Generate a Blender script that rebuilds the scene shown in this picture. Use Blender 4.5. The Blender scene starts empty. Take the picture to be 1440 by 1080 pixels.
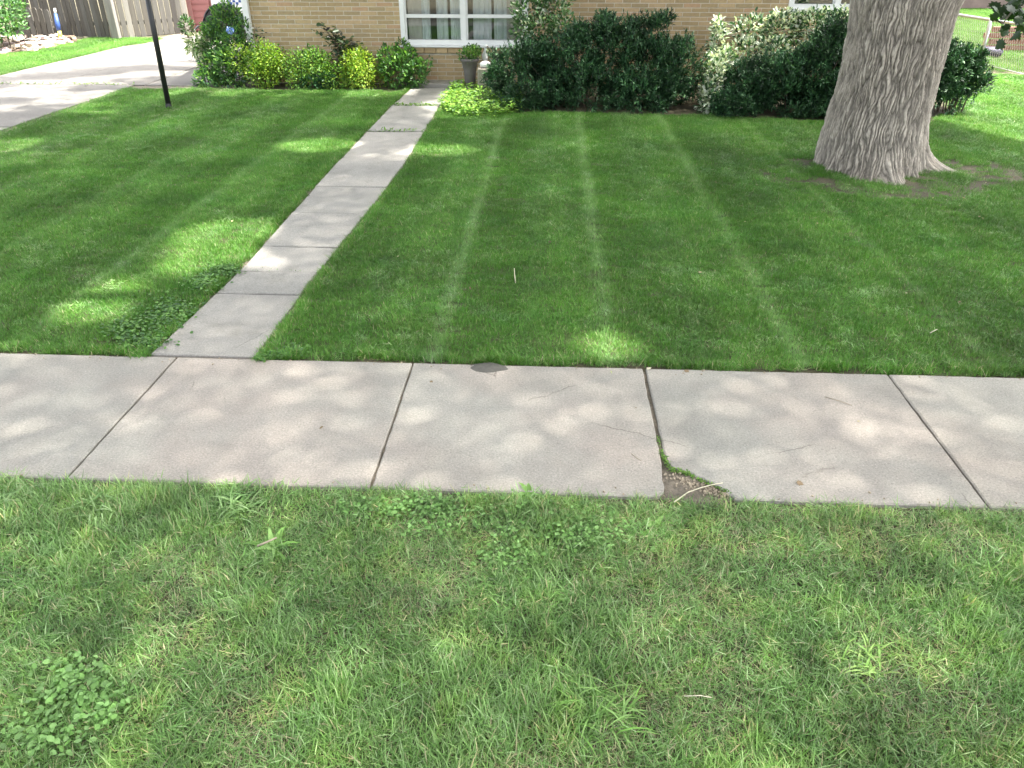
import bpy, bmesh, math, random
import numpy as np
from mathutils import Vector, Matrix, Quaternion
random.seed(7); rng = np.random.default_rng(11)
S = bpy.context.scene
COL = S.collection

# ------------------------------------------------------------ camera, world, sun
F0 = 1080.0; PITCH = math.radians(29.94); YAW = math.radians(2.9); H = 2.2
cd = bpy.data.cameras.new('camera'); cam = bpy.data.objects.new('camera', cd); COL.objects.link(cam)
cd.sensor_width = 36; cd.lens = 27.0; cd.clip_start = .05; cd.clip_end = 2000
cam.location = (0, 0, H); cam.rotation_euler = (math.pi/2 - PITCH, 0, YAW)
S.camera = cam
SUN = Vector((.38, .05, .92)).normalized()
w = bpy.data.worlds.new('World'); S.world = w; w.use_nodes = True
nt = w.node_tree; bg = nt.nodes['Background']; sk = nt.nodes.new('ShaderNodeTexSky')
sk.sky_type = 'NISHITA'; sk.sun_disc = False
sk.sun_elevation = math.asin(SUN.z); sk.sun_rotation = math.atan2(SUN.x, SUN.y)
sk.altitude = 200; sk.air_density = .75; sk.dust_density = 6.0; sk.ozone_density = .2
hs = nt.nodes.new('ShaderNodeHueSaturation'); hs.inputs['Saturation'].default_value = .35   # hazy, half clouded sky
nt.links.new(sk.outputs[0], hs.inputs['Color']); nt.links.new(hs.outputs[0], bg.inputs[0]); bg.inputs[1].default_value = .15
sd = bpy.data.lights.new('sun', 'SUN'); so = bpy.data.objects.new('sun', sd); COL.objects.link(so)
sd.energy = 3.4; sd.angle = math.radians(.8); sd.color = (1, .95, .86)
so.rotation_euler = SUN.to_track_quat('Z', 'Y').to_euler(); so.location = (8, 2, 20)
S.view_settings.view_transform = 'Standard'; S.view_settings.look = 'None'
S.view_settings.exposure = 2.68; S.view_settings.gamma = 1; S.view_settings.use_curve_mapping = False
S.render.engine = 'CYCLES'
S.cycles.max_bounces = 6; S.cycles.diffuse_bounces = 4; S.cycles.glossy_bounces = 2; S.cycles.transparent_max_bounces = 6
S.cycles.transmission_bounces = 4

# ------------------------------------------------------------ survey of the place (photo pixel -> world)
def ray(x, y):
    u = (x-720)/F0; v = (540-y)/F0
    f = math.cos(PITCH)+v*math.sin(PITCH); U = -math.sin(PITCH)+v*math.cos(PITCH)
    return (u*math.cos(YAW)-f*math.sin(YAW), f*math.cos(YAW)+u*math.sin(YAW), U)
def G(x, y, z=0.):
    d = ray(x, y); t = (z-H)/d[2]; return (d[0]*t, d[1]*t)
def V(x, y, Y):
    d = ray(x, y); t = Y/d[1]; return (d[0]*t, H+d[2]*t)
def project(X, Y, Z):
    c, s = math.cos(YAW), math.sin(YAW)
    xr = X*c+Y*s; f = -X*s+Y*c; z = Z-H
    dep = f*math.cos(PITCH)-z*math.sin(PITCH); up = f*math.sin(PITCH)+z*math.cos(PITCH)
    return 720+F0*xr/dep, 540-F0*up/dep

# ------------------------------------------------------------ noise
def _h(ix, iy, seed):
    n = (ix.astype(np.int64)*374761393+iy.astype(np.int64)*668265263+seed*982451653) & 0xffffffff
    n = ((n ^ (n >> 13))*1274126177) & 0xffffffff
    n = n ^ (n >> 16)
    return (n & 0xffffff)/float(0xffffff)
def vn(x, y, seed=0):
    x = np.asarray(x, float); y = np.asarray(y, float)
    ix = np.floor(x); iy = np.floor(y); fx = x-ix; fy = y-iy
    fx = fx*fx*(3-2*fx); fy = fy*fy*(3-2*fy)
    ix = ix.astype(np.int64); iy = iy.astype(np.int64)
    a = _h(ix, iy, seed); b = _h(ix+1, iy, seed); c = _h(ix, iy+1, seed); d = _h(ix+1, iy+1, seed)
    return (a*(1-fx)+b*fx)*(1-fy)+(c*(1-fx)+d*fx)*fy
def fbm(x, y, seed=0, o=3):
    r = 0; a = .5; t = 0
    for k in range(o):
        r = r+a*vn(x*2**k, y*2**k, seed+k*17); t += a; a *= .5
    return r/t

# ------------------------------------------------------------ object helpers
def tag(o, label=None, cat=None, group=None, kind=None):
    if label: o['label'] = label
    if cat: o['category'] = cat
    if group: o['group'] = group
    if kind: o['kind'] = kind
    return o
def link(name, me, mat=None, parent=None):
    o = bpy.data.objects.new(name, me); COL.objects.link(o)
    if mat is not None and me is not None:
        me.materials.clear(); me.materials.append(mat)
    if parent is not None: o.parent = parent
    return o
def empty(name, loc=(0, 0, 0), rz=0):
    o = bpy.data.objects.new(name, None); COL.objects.link(o); o.location = loc; o.rotation_euler = (0, 0, rz)
    o.empty_display_size = .1
    return o
def mesh_np(name, v, f, col=None, smooth=False):
    """v (n,3), f (m,k) all same k"""
    me = bpy.data.meshes.new(name); v = np.asarray(v, np.float32); f = np.asarray(f, np.int32)
    m, k = f.shape
    me.vertices.add(len(v)); me.vertices.foreach_set('co', v.ravel())
    me.loops.add(m*k); me.loops.foreach_set('vertex_index', f.ravel())
    me.polygons.add(m); me.polygons.foreach_set('loop_start', np.arange(0, m*k, k, dtype=np.int32))
    try: me.polygons.foreach_set('loop_total', np.full(m, k, np.int32))
    except Exception: pass
    me.update(calc_edges=True)
    if smooth: me.polygons.foreach_set('use_smooth', np.ones(m, bool))
    if col is not None:
        a = me.attributes.new('tint', 'FLOAT_COLOR', 'POINT')
        c = np.ones((len(v), 4), np.float32); c[:, :3] = col
        a.data.foreach_set('color', c.ravel())
    return me
def bm_mesh(name, bm, smooth=False):
    me = bpy.data.meshes.new(name); bm.normal_update(); bm.to_mesh(me); bm.free()
    if smooth: me.polygons.foreach_set('use_smooth', np.ones(len(me.polygons), bool))
    return me
def add_box(bm, c, s, rot=None, bevel=0):
    r = bmesh.ops.create_cube(bm, size=1)
    vs = r['verts']
    M = Matrix.Translation(c) @ (rot.to_4x4() if rot is not None else Matrix.Identity(4)) @ Matrix.Diagonal((s[0], s[1], s[2], 1))
    bmesh.ops.transform(bm, matrix=M, verts=vs)
    if bevel:
        es = list({e for v_ in vs for e in v_.link_edges})
        bmesh.ops.bevel(bm, geom=es, offset=bevel, segments=1, affect='EDGES')
def box(name, c, s, mat, parent=None, bevel=0, rot=None):
    bm = bmesh.new(); add_box(bm, c, s, rot, bevel)
    return link(name, bm_mesh(name, bm), mat, parent)
def tube(bm, pts, rad, n=8, cap=True):
    pts = [Vector(p) for p in pts]; rings = []
    for i, p in enumerate(pts):
        d = (pts[min(i+1, len(pts)-1)]-pts[max(i-1, 0)]).normalized()
        a = d.cross(Vector((.13, .21, .97)) if abs(d.z) < .9 else Vector((1, 0, 0))).normalized(); b = d.cross(a)
        r = rad[i] if hasattr(rad, '__len__') else rad
        rings.append([bm.verts.new(p+(a*math.cos(t)+b*math.sin(t))*r) for t in [2*math.pi*k/n for k in range(n)]])
    for q, r_ in zip(rings, rings[1:]):
        for k in range(n):
            bm.faces.new((q[k], q[(k+1) % n], r_[(k+1) % n], r_[k]))
    if cap:
        bm.faces.new(rings[0][::-1]); bm.faces.new(rings[-1])
def lathe(bm, prof, n=24, c=(0, 0, 0)):
    rings = [[bm.verts.new((c[0]+r*math.cos(2*math.pi*k/n), c[1]+r*math.sin(2*math.pi*k/n), c[2]+z)) for k in range(n)] for r, z in prof]
    for q, r_ in zip(rings, rings[1:]):
        for k in range(n): bm.faces.new((q[k], q[(k+1) % n], r_[(k+1) % n], r_[k]))

# ------------------------------------------------------------ materials
def nodes(name):
    m = bpy.data.materials.new(name); m.use_nodes = True; t = m.node_tree
    return m, t, t.nodes['Principled BSDF'], (lambda a, b: t.links.new(a, b))
def noise_n(t, scale, detail=4, rough=.6, vec=None, L=None):
    n = t.nodes.new('ShaderNodeTexNoise'); n.inputs['Scale'].default_value = scale; n.inputs['Detail'].default_value = detail
    n.inputs['Roughness'].default_value = rough
    if vec is not None: t.links.new(vec, n.inputs['Vector'])
    return n
def ramp(t, fac, stops):
    r = t.nodes.new('ShaderNodeValToRGB'); e = r.color_ramp.elements
    while len(e) < len(stops): e.new(.5)
    for k, (p, c) in enumerate(stops): e[k].position = p; e[k].color = (*c, 1) if len(c) == 3 else c
    t.links.new(fac, r.inputs[0]); return r
def mixc(t, fac, a, b, mode='MIX'):
    m = t.nodes.new('ShaderNodeMix'); m.data_type = 'RGBA'; m.blend_type = mode
    for s, v in ((m.inputs[0], fac), (m.inputs[6], a), (m.inputs[7], b)):
        if isinstance(v, (int, float)): s.default_value = v
        elif isinstance(v, tuple): s.default_value = (*v, 1)
        else: t.links.new(v, s)
    return m.outputs[2]
def pos_n(t):
    g = t.nodes.new('ShaderNodeNewGeometry'); return g.outputs['Position']
def mapping(t, vec, scale):
    m = t.nodes.new('ShaderNodeMapping'); m.inputs['Scale'].default_value = scale; t.links.new(vec, m.inputs[0]); return m.outputs[0]
def bump(t, h, strength, dist, bs):
    b = t.nodes.new('ShaderNodeBump'); b.inputs['Strength'].default_value = strength; b.inputs['Distance'].default_value = dist
    t.links.new(h, b.inputs['Height']); t.links.new(b.outputs[0], bs.inputs['Normal'])
def plain(name, col, rough=.6, metal=0, var=.15, scale=6, bmp=0, stretch=None):
    m, t, bs, L = nodes(name); p = pos_n(t)
    if stretch: p = mapping(t, p, stretch)
    n = noise_n(t, scale, 5, .6, p)
    c = np.array(col)
    r = ramp(t, n.outputs[0], [(.25, tuple(c*(1-var))), (.75, tuple(np.clip(c*(1+var), 0, 1)))])
    L(r.outputs[0], bs.inputs['Base Color']); bs.inputs['Roughness'].default_value = rough; bs.inputs['Metallic'].default_value = metal
    if bmp:
        n2 = noise_n(t, scale*6, 4, .6, p); bump(t, n2.outputs[0], bmp, .01, bs)
    return m
def foliage_mat(name, trans=.3, rough=.5, big=1.3, spec=.35, lo=.75, hi=1.25, patch=None, tracks=None):
    """colour = per-leaf tint, varied over the plant by position noise; light passes through the blade"""
    m, t, bs, L = nodes(name)
    a = t.nodes.new('ShaderNodeAttribute'); a.attribute_name = 'tint'
    p = pos_n(t)
    n = noise_n(t, big, 4, .6, p)
    r = ramp(t, n.outputs[0], [(.3, (lo, lo, lo)), (.7, (hi, hi, hi))])
    c = mixc(t, 1.0, a.outputs['Color'], r.outputs[0], 'MULTIPLY')
    if patch:
        for (sc, th, colr, amt) in patch:
            n2 = noise_n(t, sc, 3, .55, p)
            r2 = ramp(t, n2.outputs[0], [(th, (0, 0, 0)), (th+.12, (amt, amt, amt))])
            c = mixc(t, r2.outputs[0], c, mixc(t, 1.0, c, colr, 'MULTIPLY'))
    if tracks:      # mower passes: bruised blades plus the sheen of leaning ones, painted in pale
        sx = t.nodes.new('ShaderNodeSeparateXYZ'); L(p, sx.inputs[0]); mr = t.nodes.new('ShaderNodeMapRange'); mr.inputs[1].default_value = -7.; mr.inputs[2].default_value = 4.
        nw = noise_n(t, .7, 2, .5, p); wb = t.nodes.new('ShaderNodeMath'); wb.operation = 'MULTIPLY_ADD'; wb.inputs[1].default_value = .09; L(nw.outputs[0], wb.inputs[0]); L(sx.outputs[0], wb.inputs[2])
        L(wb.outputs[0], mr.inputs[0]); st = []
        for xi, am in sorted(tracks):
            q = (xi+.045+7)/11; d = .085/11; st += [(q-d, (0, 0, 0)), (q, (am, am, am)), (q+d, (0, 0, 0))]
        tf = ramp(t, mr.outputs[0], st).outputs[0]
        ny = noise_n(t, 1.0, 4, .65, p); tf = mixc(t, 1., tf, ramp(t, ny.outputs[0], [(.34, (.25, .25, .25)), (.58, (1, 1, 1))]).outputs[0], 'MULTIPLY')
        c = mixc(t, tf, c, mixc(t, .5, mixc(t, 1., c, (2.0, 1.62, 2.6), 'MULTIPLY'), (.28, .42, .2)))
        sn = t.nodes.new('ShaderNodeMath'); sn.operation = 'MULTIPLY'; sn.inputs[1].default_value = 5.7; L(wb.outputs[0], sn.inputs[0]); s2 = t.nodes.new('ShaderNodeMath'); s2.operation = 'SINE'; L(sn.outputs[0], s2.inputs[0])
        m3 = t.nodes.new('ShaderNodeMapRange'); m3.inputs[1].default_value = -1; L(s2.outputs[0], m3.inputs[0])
        c = mixc(t, 1., c, ramp(t, m3.outputs[0], [(.3, (.90, .93, .88)), (.7, (1.12, 1.08, 1.16))]).outputs[0], 'MULTIPLY')  # wide mowing bands: light and dark sides of the lean painted into the colour
    L(c, bs.inputs['Base Color']); bs.inputs['Roughness'].default_value = rough
    bs.inputs['Specular IOR Level'].default_value = spec
    tr = t.nodes.new('ShaderNodeBsdfTranslucent'); L(mixc(t, 1.0, c, (1.15, 1.2, .6), 'MULTIPLY'), tr.inputs[0])
    mx = t.nodes.new('ShaderNodeMixShader'); mx.inputs[0].default_value = trans
    L(bs.outputs[0], mx.inputs[1]); L(tr.outputs[0], mx.inputs[2]); L(mx.outputs[0], t.nodes['Material Output'].inputs[0])
    return m

def concrete(name, base, pink=0., stain=.3):
    m, t, bs, L = nodes(name); p = pos_n(t)
    b = np.array(base)
    n1 = noise_n(t, 1.1, 5, .62, p); c = ramp(t, n1.outputs[0], [(.3, tuple(b*.84)), (.5, tuple(b)), (.72, tuple(b*1.1))]).outputs[0]
    n2 = noise_n(t, 95, 5, .85, p)
    sp = ramp(t, n2.outputs[0], [(.33, (.48, .46, .43)), (.45, (.88, .87, .86)), (.55, (1.05, 1.05, 1.04)), (.67, (1.5, 1.49, 1.45))]).outputs[0]
    c = mixc(t, .8, c, sp, 'MULTIPLY')
    v = t.nodes.new('ShaderNodeTexVoronoi'); v.inputs['Scale'].default_value = 150; L(p, v.inputs['Vector'])
    vg = ramp(t, v.outputs['Distance'], [(.1, (.62, .58, .54)), (.3, (1, 1, 1))]).outputs[0]
    n3 = noise_n(t, 5, 3, .6, p); wf = ramp(t, n3.outputs[0], [(.4, (.15, .15, .15)), (.65, (.75, .75, .75))]).outputs[0]
    c = mixc(t, wf, c, mixc(t, 1., c, vg, 'MULTIPLY'))
    n4 = noise_n(t, .9, 4, .55, p)
    if pink: c = mixc(t, ramp(t, n4.outputs[0], [(.42, (0, 0, 0)), (.6, (pink, pink, pink))]).outputs[0], c, mixc(t, 1., c, (1.06, .93, .92), 'MULTIPLY'))
    n5 = noise_n(t, 3.3, 6, .72, p)
    c = mixc(t, ramp(t, n5.outputs[0], [(.53, (0, 0, 0)), (.74, (stain, stain, stain))]).outputs[0], c, mixc(t, 1., c, (.55, .54, .5), 'MULTIPLY'))
    oi = t.nodes.new('ShaderNodeObjectInfo'); ro = ramp(t, oi.outputs['Random'], [(0, (.90, .91, .90)), (.5, (1, .99, .98)), (1, (1.07, 1.05, 1.03))]).outputs[0]
    c = mixc(t, 1., c, ro, 'MULTIPLY')
    n6 = noise_n(t, 1.7, 3, .5, p); w6 = t.nodes.new('ShaderNodeTexVoronoi'); w6.feature = 'DISTANCE_TO_EDGE'; w6.inputs['Scale'].default_value = .9
    L(mixc(t, .12, p, n2.outputs[1]), w6.inputs['Vector']); nn = noise_n(t, 8, 4, .6, p); L(mixc(t, .06, p, nn.outputs[1]), w6.inputs['Vector'])
    ck = ramp(t, w6.outputs['Distance'], [(.0015, (.45, .43, .4)), (.004, (1, 1, 1))]).outputs[0]
    c = mixc(t, ramp(t, n6.outputs[0], [(.56, (0, 0, 0)), (.62, (.8, .8, .8))]).outputs[0], c, mixc(t, 1., c, ck, 'MULTIPLY'))
    L(c, bs.inputs['Base Color']); bs.inputs['Roughness'].default_value = .88; bs.inputs['Specular IOR Level'].default_value = .25
    bump(t, n2.outputs[0], .5, .003, bs)
    return m
M = {}
M['walk'] = concrete('sidewalk_concrete', (.29, .28, .252), pink=.5, stain=.2)
M['path'] = concrete('path_concrete', (.275, .265, .245), stain=.55)
M['drive'] = concrete('driveway_concrete', (.17, .162, .15), stain=.5)
# soil / thatch under the grass
m, t, bs, L = nodes('soil'); p = pos_n(t)
n = noise_n(t, 2.2, 6, .65, p); n2 = noise_n(t, 90, 4, .7, p)
c = ramp(t, n.outputs[0], [(.3, (.05, .055, .025)), (.5, (.085, .075, .045)), (.75, (.15, .125, .085))]).outputs[0]
c = mixc(t, .8, c, ramp(t, n2.outputs[0], [(.3, (.45, .45, .45)), (.7, (1.5, 1.45, 1.3))]).outputs[0], 'MULTIPLY')
L(c, bs.inputs['Base Color']); bs.inputs['Roughness'].default_value = .95; bump(t, n2.outputs[0], .9, .02, bs); M['soil'] = m
m, t, bs, L = nodes('bare_dirt'); p = pos_n(t)
n = noise_n(t, 25, 6, .7, p); n2 = noise_n(t, 180, 3, .7, p)
c = ramp(t, n.outputs[0], [(.3, (.10, .085, .065)), (.7, (.24, .205, .16))]).outputs[0]
L(mixc(t, .7, c, ramp(t, n2.outputs[0], [(.3, (.5, .5, .5)), (.7, (1.35, 1.3, 1.25))]).outputs[0], 'MULTIPLY'), bs.inputs['Base Color'])
bs.inputs['Roughness'].default_value = .95; bump(t, n.outputs[0], 1., .02, bs); M['dirt'] = m
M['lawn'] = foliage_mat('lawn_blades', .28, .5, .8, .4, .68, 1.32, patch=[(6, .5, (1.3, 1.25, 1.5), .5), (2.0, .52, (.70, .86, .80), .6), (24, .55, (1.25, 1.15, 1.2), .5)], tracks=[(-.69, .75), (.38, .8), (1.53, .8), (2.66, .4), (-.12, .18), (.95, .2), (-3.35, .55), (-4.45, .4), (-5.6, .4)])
M['rough'] = foliage_mat('rough_blades', .26, .5, 2.2, .45, .7, 1.35, patch=[(5, .5, (1.5, 1.35, 1.1), .6), (3.1, .54, (.62, .72, .68), .6)])
M['weed'] = foliage_mat('weed_leaves', .3, .5, 9, .4)
M['leaf'] = foliage_mat('shrub_leaves', .28, .45, 4, .4)
M['yew'] = foliage_mat('yew_needles', .08, .5, 3, .35, .6, 1.5)
M['crown'] = foliage_mat('tree_leaves', .4, .5, 1, .3)
M['white'] = plain('white_paint', (.78, .78, .76), .45, var=.05)
M['black'] = plain('black_metal', (.012, .013, .014), .4, var=.2)
M['iron'] = plain('dark_lattice', (.02, .02, .02), .5)
M['galv'] = plain('galvanised_steel', (.36, .37, .38), .4, metal=.6, var=.12)
M['mortar'] = plain('mortar', (.62, .57, .47), .9, var=.15, scale=20, bmp=.3)
M['stem'] = plain('stems', (.11, .08, .055), .8, var=.3, scale=30)
M['urn'] = plain('grey_urn', (.13, .115, .115), .6, var=.25, scale=14, bmp=.2)
M['block'] = plain('concrete_block', (.3, .27, .22), .9, var=.2, scale=18, bmp=.5)
M['siding'] = plain('pink_siding', (.33, .135, .13), .6, var=.1, scale=4)
M['sidetrim'] = plain('pink_trim', (.40, .2, .19), .6, var=.1)
M['gardoor'] = plain('white_door', (.72, .74, .78), .5, var=.04)
M['bluep'] = plain('blue_paint', (.03, .07, .24), .5)
M['yellow'] = plain('yellow_plastic', (.5, .5, .08), .5)
M['shingle'] = plain('roof_shingle', (.1, .09, .085), .9, var=.3, scale=12, bmp=.4)
M['twig'] = plain('twig_bark', (.3, .25, .18), .85, var=.3, scale=60)
M['pale'] = plain('dry_stalk', (.55, .5, .36), .8, var=.2, scale=60)
M['deadleaf'] = plain('dead_leaf', (.2, .14, .08), .8, var=.3, scale=60)
M['curtain'] = plain('sheer_curtain', (.78, .80, .80), .9, var=.08, scale=3)
M['beige'] = plain('beige_drape', (.62, .55, .5), .9, var=.08, scale=3)
M['room'] = plain('dim_room', (.10, .11, .11), .9, var=.1)
M['far'] = plain('neighbour_brick', (.20, .15, .135), .9, var=.25, scale=3)
M['purple'] = plain('purple_tarp', (.035, .03, .07), .6)
bricks_m = [plain('brick_tan_%s' % n_, tuple(np.array(c_)*np.array([1.12, 1.08, 1.03])), .85, var=.13, scale=25, bmp=.25) for n_, c_ in
            (('light', (.40, .305, .175)), ('mid', (.345, .26, .145)), ('buff', (.43, .32, .19)), ('olive', (.32, .25, .145)), ('rosy', (.41, .275, .17)))]
M['brickwall'] = bricks_m[1]
woods = [plain('weathered_%s' % n_, c_, .9, var=.22, scale=5, bmp=.4, stretch=(6, 6, .5)) for n_, c_ in
         (('grey', (.105, .10, .09)), ('brown', (.09, .082, .07)), ('pale', (.21, .2, .18)), ('dark', (.05, .046, .042)))]
stones_m = [plain('stone_%s' % n_, c_, .9, var=.2, scale=20, bmp=.4) for n_, c_ in
            (('tan', (.42, .36, .28)), ('rose', (.33, .25, .24)), ('grey', (.35, .34, .32)), ('umber', (.14, .1, .07)))]
m, t, bs, L = nodes('window_glass')
tr = t.nodes.new('ShaderNodeBsdfTransparent'); gl = t.nodes.new('ShaderNodeBsdfGlossy'); gl.inputs['Roughness'].default_value = .03
tr.inputs[0].default_value = (.9, .93, .92, 1)
fr = t.nodes.new('ShaderNodeFresnel'); fr.inputs[0].default_value = 1.5; ad = t.nodes.new('ShaderNodeMath'); ad.operation = 'ADD'; ad.inputs[1].default_value = .06
L(fr.outputs[0], ad.inputs[0]); mx = t.nodes.new('ShaderNodeMixShader'); L(ad.outputs[0], mx.inputs[0]); L(tr.outputs[0], mx.inputs[1]); L(gl.outputs[0], mx.inputs[2])
L(mx.outputs[0], t.nodes['Material Output'].inputs[0]); M['glass'] = m
# bark
m, t, bs, L = nodes('bark'); p = pos_n(t)
n = noise_n(t, 1.6, 4, .6, p); n2 = noise_n(t, 60, 5, .7, mapping(t, p, (1, 1, .3)))
at = t.nodes.new('ShaderNodeAttribute'); at.attribute_name = 'tint'
c = ramp(t, n.outputs[0], [(.3, (.33, .295, .255)), (.7, (.46, .42, .37))]).outputs[0]
c = mixc(t, .85, c, ramp(t, n2.outputs[0], [(.3, (.6, .6, .6)), (.7, (1.25, 1.25, 1.25))]).outputs[0], 'MULTIPLY')
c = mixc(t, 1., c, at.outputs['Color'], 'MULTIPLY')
L(c, bs.inputs['Base Color']); bs.inputs['Roughness'].default_value = .92; bs.inputs['Specular IOR Level'].default_value = .2; bump(t, n2.outputs[0], .7, .012, bs); M['bark'] = m

# ------------------------------------------------------------ leaf templates and scattering
T_DIAMOND = (np.array([(0, 0, 0), (.42, .5, .07), (1, 0, -.06), (.42, -.5, .07)], float), np.array([(0, 2, 1), (0, 3, 2)]))
T_OVAL = (np.array([(0, 0, 0), (.3, .42, .07), (.7, .38, .03), (1, 0, -.1), (.7, -.38, .03), (.3, -.42, .07)], float),
          np.array([(0, 3, 1), (1, 3, 2), (0, 5, 3), (5, 4, 3)]))
def _spray():
    v = []; f = []
    for k in range(6):
        x = .1+k*.14; s = 1 if k % 2 else -1
        for q in (s, -s):
            b = len(v); l = .42*(1-.5*abs(k-2)/4)
            v += [(x-.05, 0, 0), (x+.07, 0, .01), (x+l*.75, q*l*.8, .05)]; f.append((b, b+1, b+2))
    b = len(v); v += [(0, -.025, 0), (0, .025, 0), (1.1, 0, .02)]; f.append((b, b+1, b+2))
    return np.array(v, float), np.array(f)
T_SPRAY = _spray()
def _maple():
    pts = [(0, 0), (.12, .12), (.02, .38), (.25, .33), (.30, .55), (.48, .42), (.62, .62), (.66, .3), (.85, .22), (1, 0)]
    pts = pts+[(x, -y) for x, y in pts[-2:0:-1]]
    v = [(.4, 0, .03)]+[(x, y, .03-.15*abs(y)-.08*x) for x, y in pts]; n_ = len(pts)
    return np.array(v, float), np.array([(0, 1+k, 1+(k+1) % n_) for k in range(n_)])
T_MAPLE = _maple()
def unit(a): return a/np.maximum(np.linalg.norm(a, axis=-1, keepdims=True), 1e-9)
def scatter_leaves(name, T, P, D, N, Ls, Ws, col):
    tv, tf = T; n_ = len(P); k = len(tv)
    D = unit(D); Sd = unit(np.cross(N, D)); N = np.cross(D, Sd)
    Ls = np.broadcast_to(Ls, (n_,)); Ws = np.broadcast_to(Ws, (n_,))
    v = (P[:, None]+tv[None, :, 0:1]*Ls[:, None, None]*D[:, None]+tv[None, :, 1:2]*Ws[:, None, None]*Sd[:, None]
         + tv[None, :, 2:3]*Ls[:, None, None]*N[:, None])
    f = tf[None]+(np.arange(n_)*k)[:, None, None]
    c = np.repeat(col, k, axis=0)
    return mesh_np(name, v.reshape(-1, 3), f.reshape(-1, tf.shape[1]), c)
def pick(palette, n_, jitter=.15, weights=None):
    pal = np.array(palette, float); w_ = None if weights is None else np.array(weights)/np.sum(weights)
    return pal[rng.choice(len(pal), n_, p=w_)]*(1+rng.normal(0, jitter, (n_, 1)))

# ------------------------------------------------------------ the ground
R_ = 400
bm = bmesh.new(); bm.faces.new([bm.verts.new(p_) for p_ in ((-R_, -R_, 0), (R_, -R_, 0), (R_, R_, 0), (-R_, R_, 0))])
tag(link('ground', bm_mesh('ground', bm), M['soil']), kind='structure')

ZS = .022      # top of the concrete above the soil
def slab_mesh(name, pts, top=ZS, bottom=-.06, bev=.006, tilt=0.):
    """a cast slab from its outline (counter-clockwise), edges slightly worn and rounded"""
    bm = bmesh.new(); P_ = []
    n_ = len(pts)
    for i in range(n_):                       # break long edges so that they can wander a little
        a = Vector(pts[i]); b = Vector(pts[(i+1) % n_]); L_ = (b-a).length; k = max(1, int(L_/.06))
        for j in range(k):
            q = a.lerp(b, j/k)
            if 0 < j: q = q+Vector((random.gauss(0, .0016), random.gauss(0, .0016)))
            P_.append(q)
    c = sum(P_, Vector((0, 0)))/len(P_)
    ins = [q+(c-q).normalized()*bev*1.3 for q in P_]
    lo = [bm.verts.new((q.x, q.y, bottom)) for q in P_]
    mi = [bm.verts.new((q.x, q.y, top-bev)) for q in P_]
    hi = [bm.verts.new((q.x, q.y, top+tilt*(q.x-c.x))) for q in ins]
    m_ = len(P_)
    for a, b in ((lo, mi), (mi, hi)):
        for k in range(m_): bm.faces.new((a[k], a[(k+1) % m_], b[(k+1) % m_], b[k]))
    bm.faces.new(hi)
    bmesh.ops.triangulate(bm, faces=[f_ for f_ in bm.faces if len(f_.verts) > 4])
    return bm_mesh(name, bm)
def strip_base(name, x0, y0, x1, y1, z=.004):
    bm = bmesh.new(); bm.faces.new([bm.verts.new(p_) for p_ in ((x0, y0, z), (x1, y0, z), (x1, y1, z), (x0, y1, z))])
    return tag(link(name, bm_mesh(name, bm), M['dirt']), kind='structure')

# sidewalk: joints every 1.38 m
YN = 2.79; YF = 4.0
JX = [-9.05, -7.67, -6.29, -4.92, -3.54+.02, -2.235, -.795, .575, 1.985, 3.38, 4.78, 6.18]
side = strip_base('sidewalk', -9.2, YN+.01, 6.3, YF-.01)
for i in range(len(JX)-1):
    g = .0055; x0 = JX[i]+g; x1 = JX[i+1]-g
    a = [(x0, YN), (x1, YN), (x1, YF), (x0, YF)]
    if i == 7:      # slab that lost its near left corner
        x0 = JX[i]+.012
        a = [(.868, YN), (x1, YN), (x1, YF), (x0, YF), (x0+.004, 3.3), (.592, 3.10), (.600, 3.055), (.606, 3.03), (.622, 3.012), (.655, 3.005), (.668, 2.988), (.70, 2.98), (.715, 2.955),
             (.745, 2.942), (.758, 2.915), (.785, 2.905), (.80, 2.878), (.828, 2.862), (.838, 2.832), (.86, 2.815)]
    if i == 6:
        a = [(x0, YN), (.50, YN), (.530, 2.80), (.552, 2.83), (.560, 2.87), (.556, 2.92), (.562, 2.98), (x1-.0, 3.06), (x1-.003, YF), (x0, YF)]
    o = link('slab', slab_mesh('slab', a), M['walk'], side)
    if i == 7: o['label'] = 'concrete slab with its near left corner broken away'

# garden path to the door
path = strip_base('garden_path', -2.47, 4.02, -1.65, 14.3)
JY = [4.03, 4.97, 5.39, 5.95, 6.85, 7.74, 8.80, 10.38, 12.22, 13.9]
XL = lambda y: float(np.interp(y, [4, 5.5, 8.5, 12.3, 14], [-2.39, -2.35, -2.43, -2.46, -2.42]))
XR = lambda y: float(np.interp(y, [4, 5.3, 7, 8.5, 10, 12, 14], [-1.77, -1.76, -1.70, -1.66, -1.69, -1.73, -1.75]))
for i in range(len(JY)-1):
    wob = .012 if i in (1, 2, 6, 7, 8) else .004
    g0 = .018 if i in (7, 8) else .007 if i in (2,) else .005; g1 = .018 if i in (6, 7) else .006
    y0 = JY[i]+g0; y1 = JY[i+1]-g1; k = 6
    near = [(XL(y0)+(XR(y0)-XL(y0))*j/k, y0+(random.uniform(-wob, wob) if i else 0)*.7) for j in range(k+1)]
    far = [(XL(y1)+(XR(y1)-XL(y1))*j/k, y1+random.uniform(-wob, wob)*.7) for j in range(k, -1, -1)]
    if i == 0: near[-1] = (XR(y0)+.0, y0); near[0] = (XL(y0)-.02, y0)
    link('slab', slab_mesh('slab', near+far, top=ZS+(.006 if i % 2 else 0), tilt=random.uniform(-.01, .01)), M['path'], path)
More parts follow.
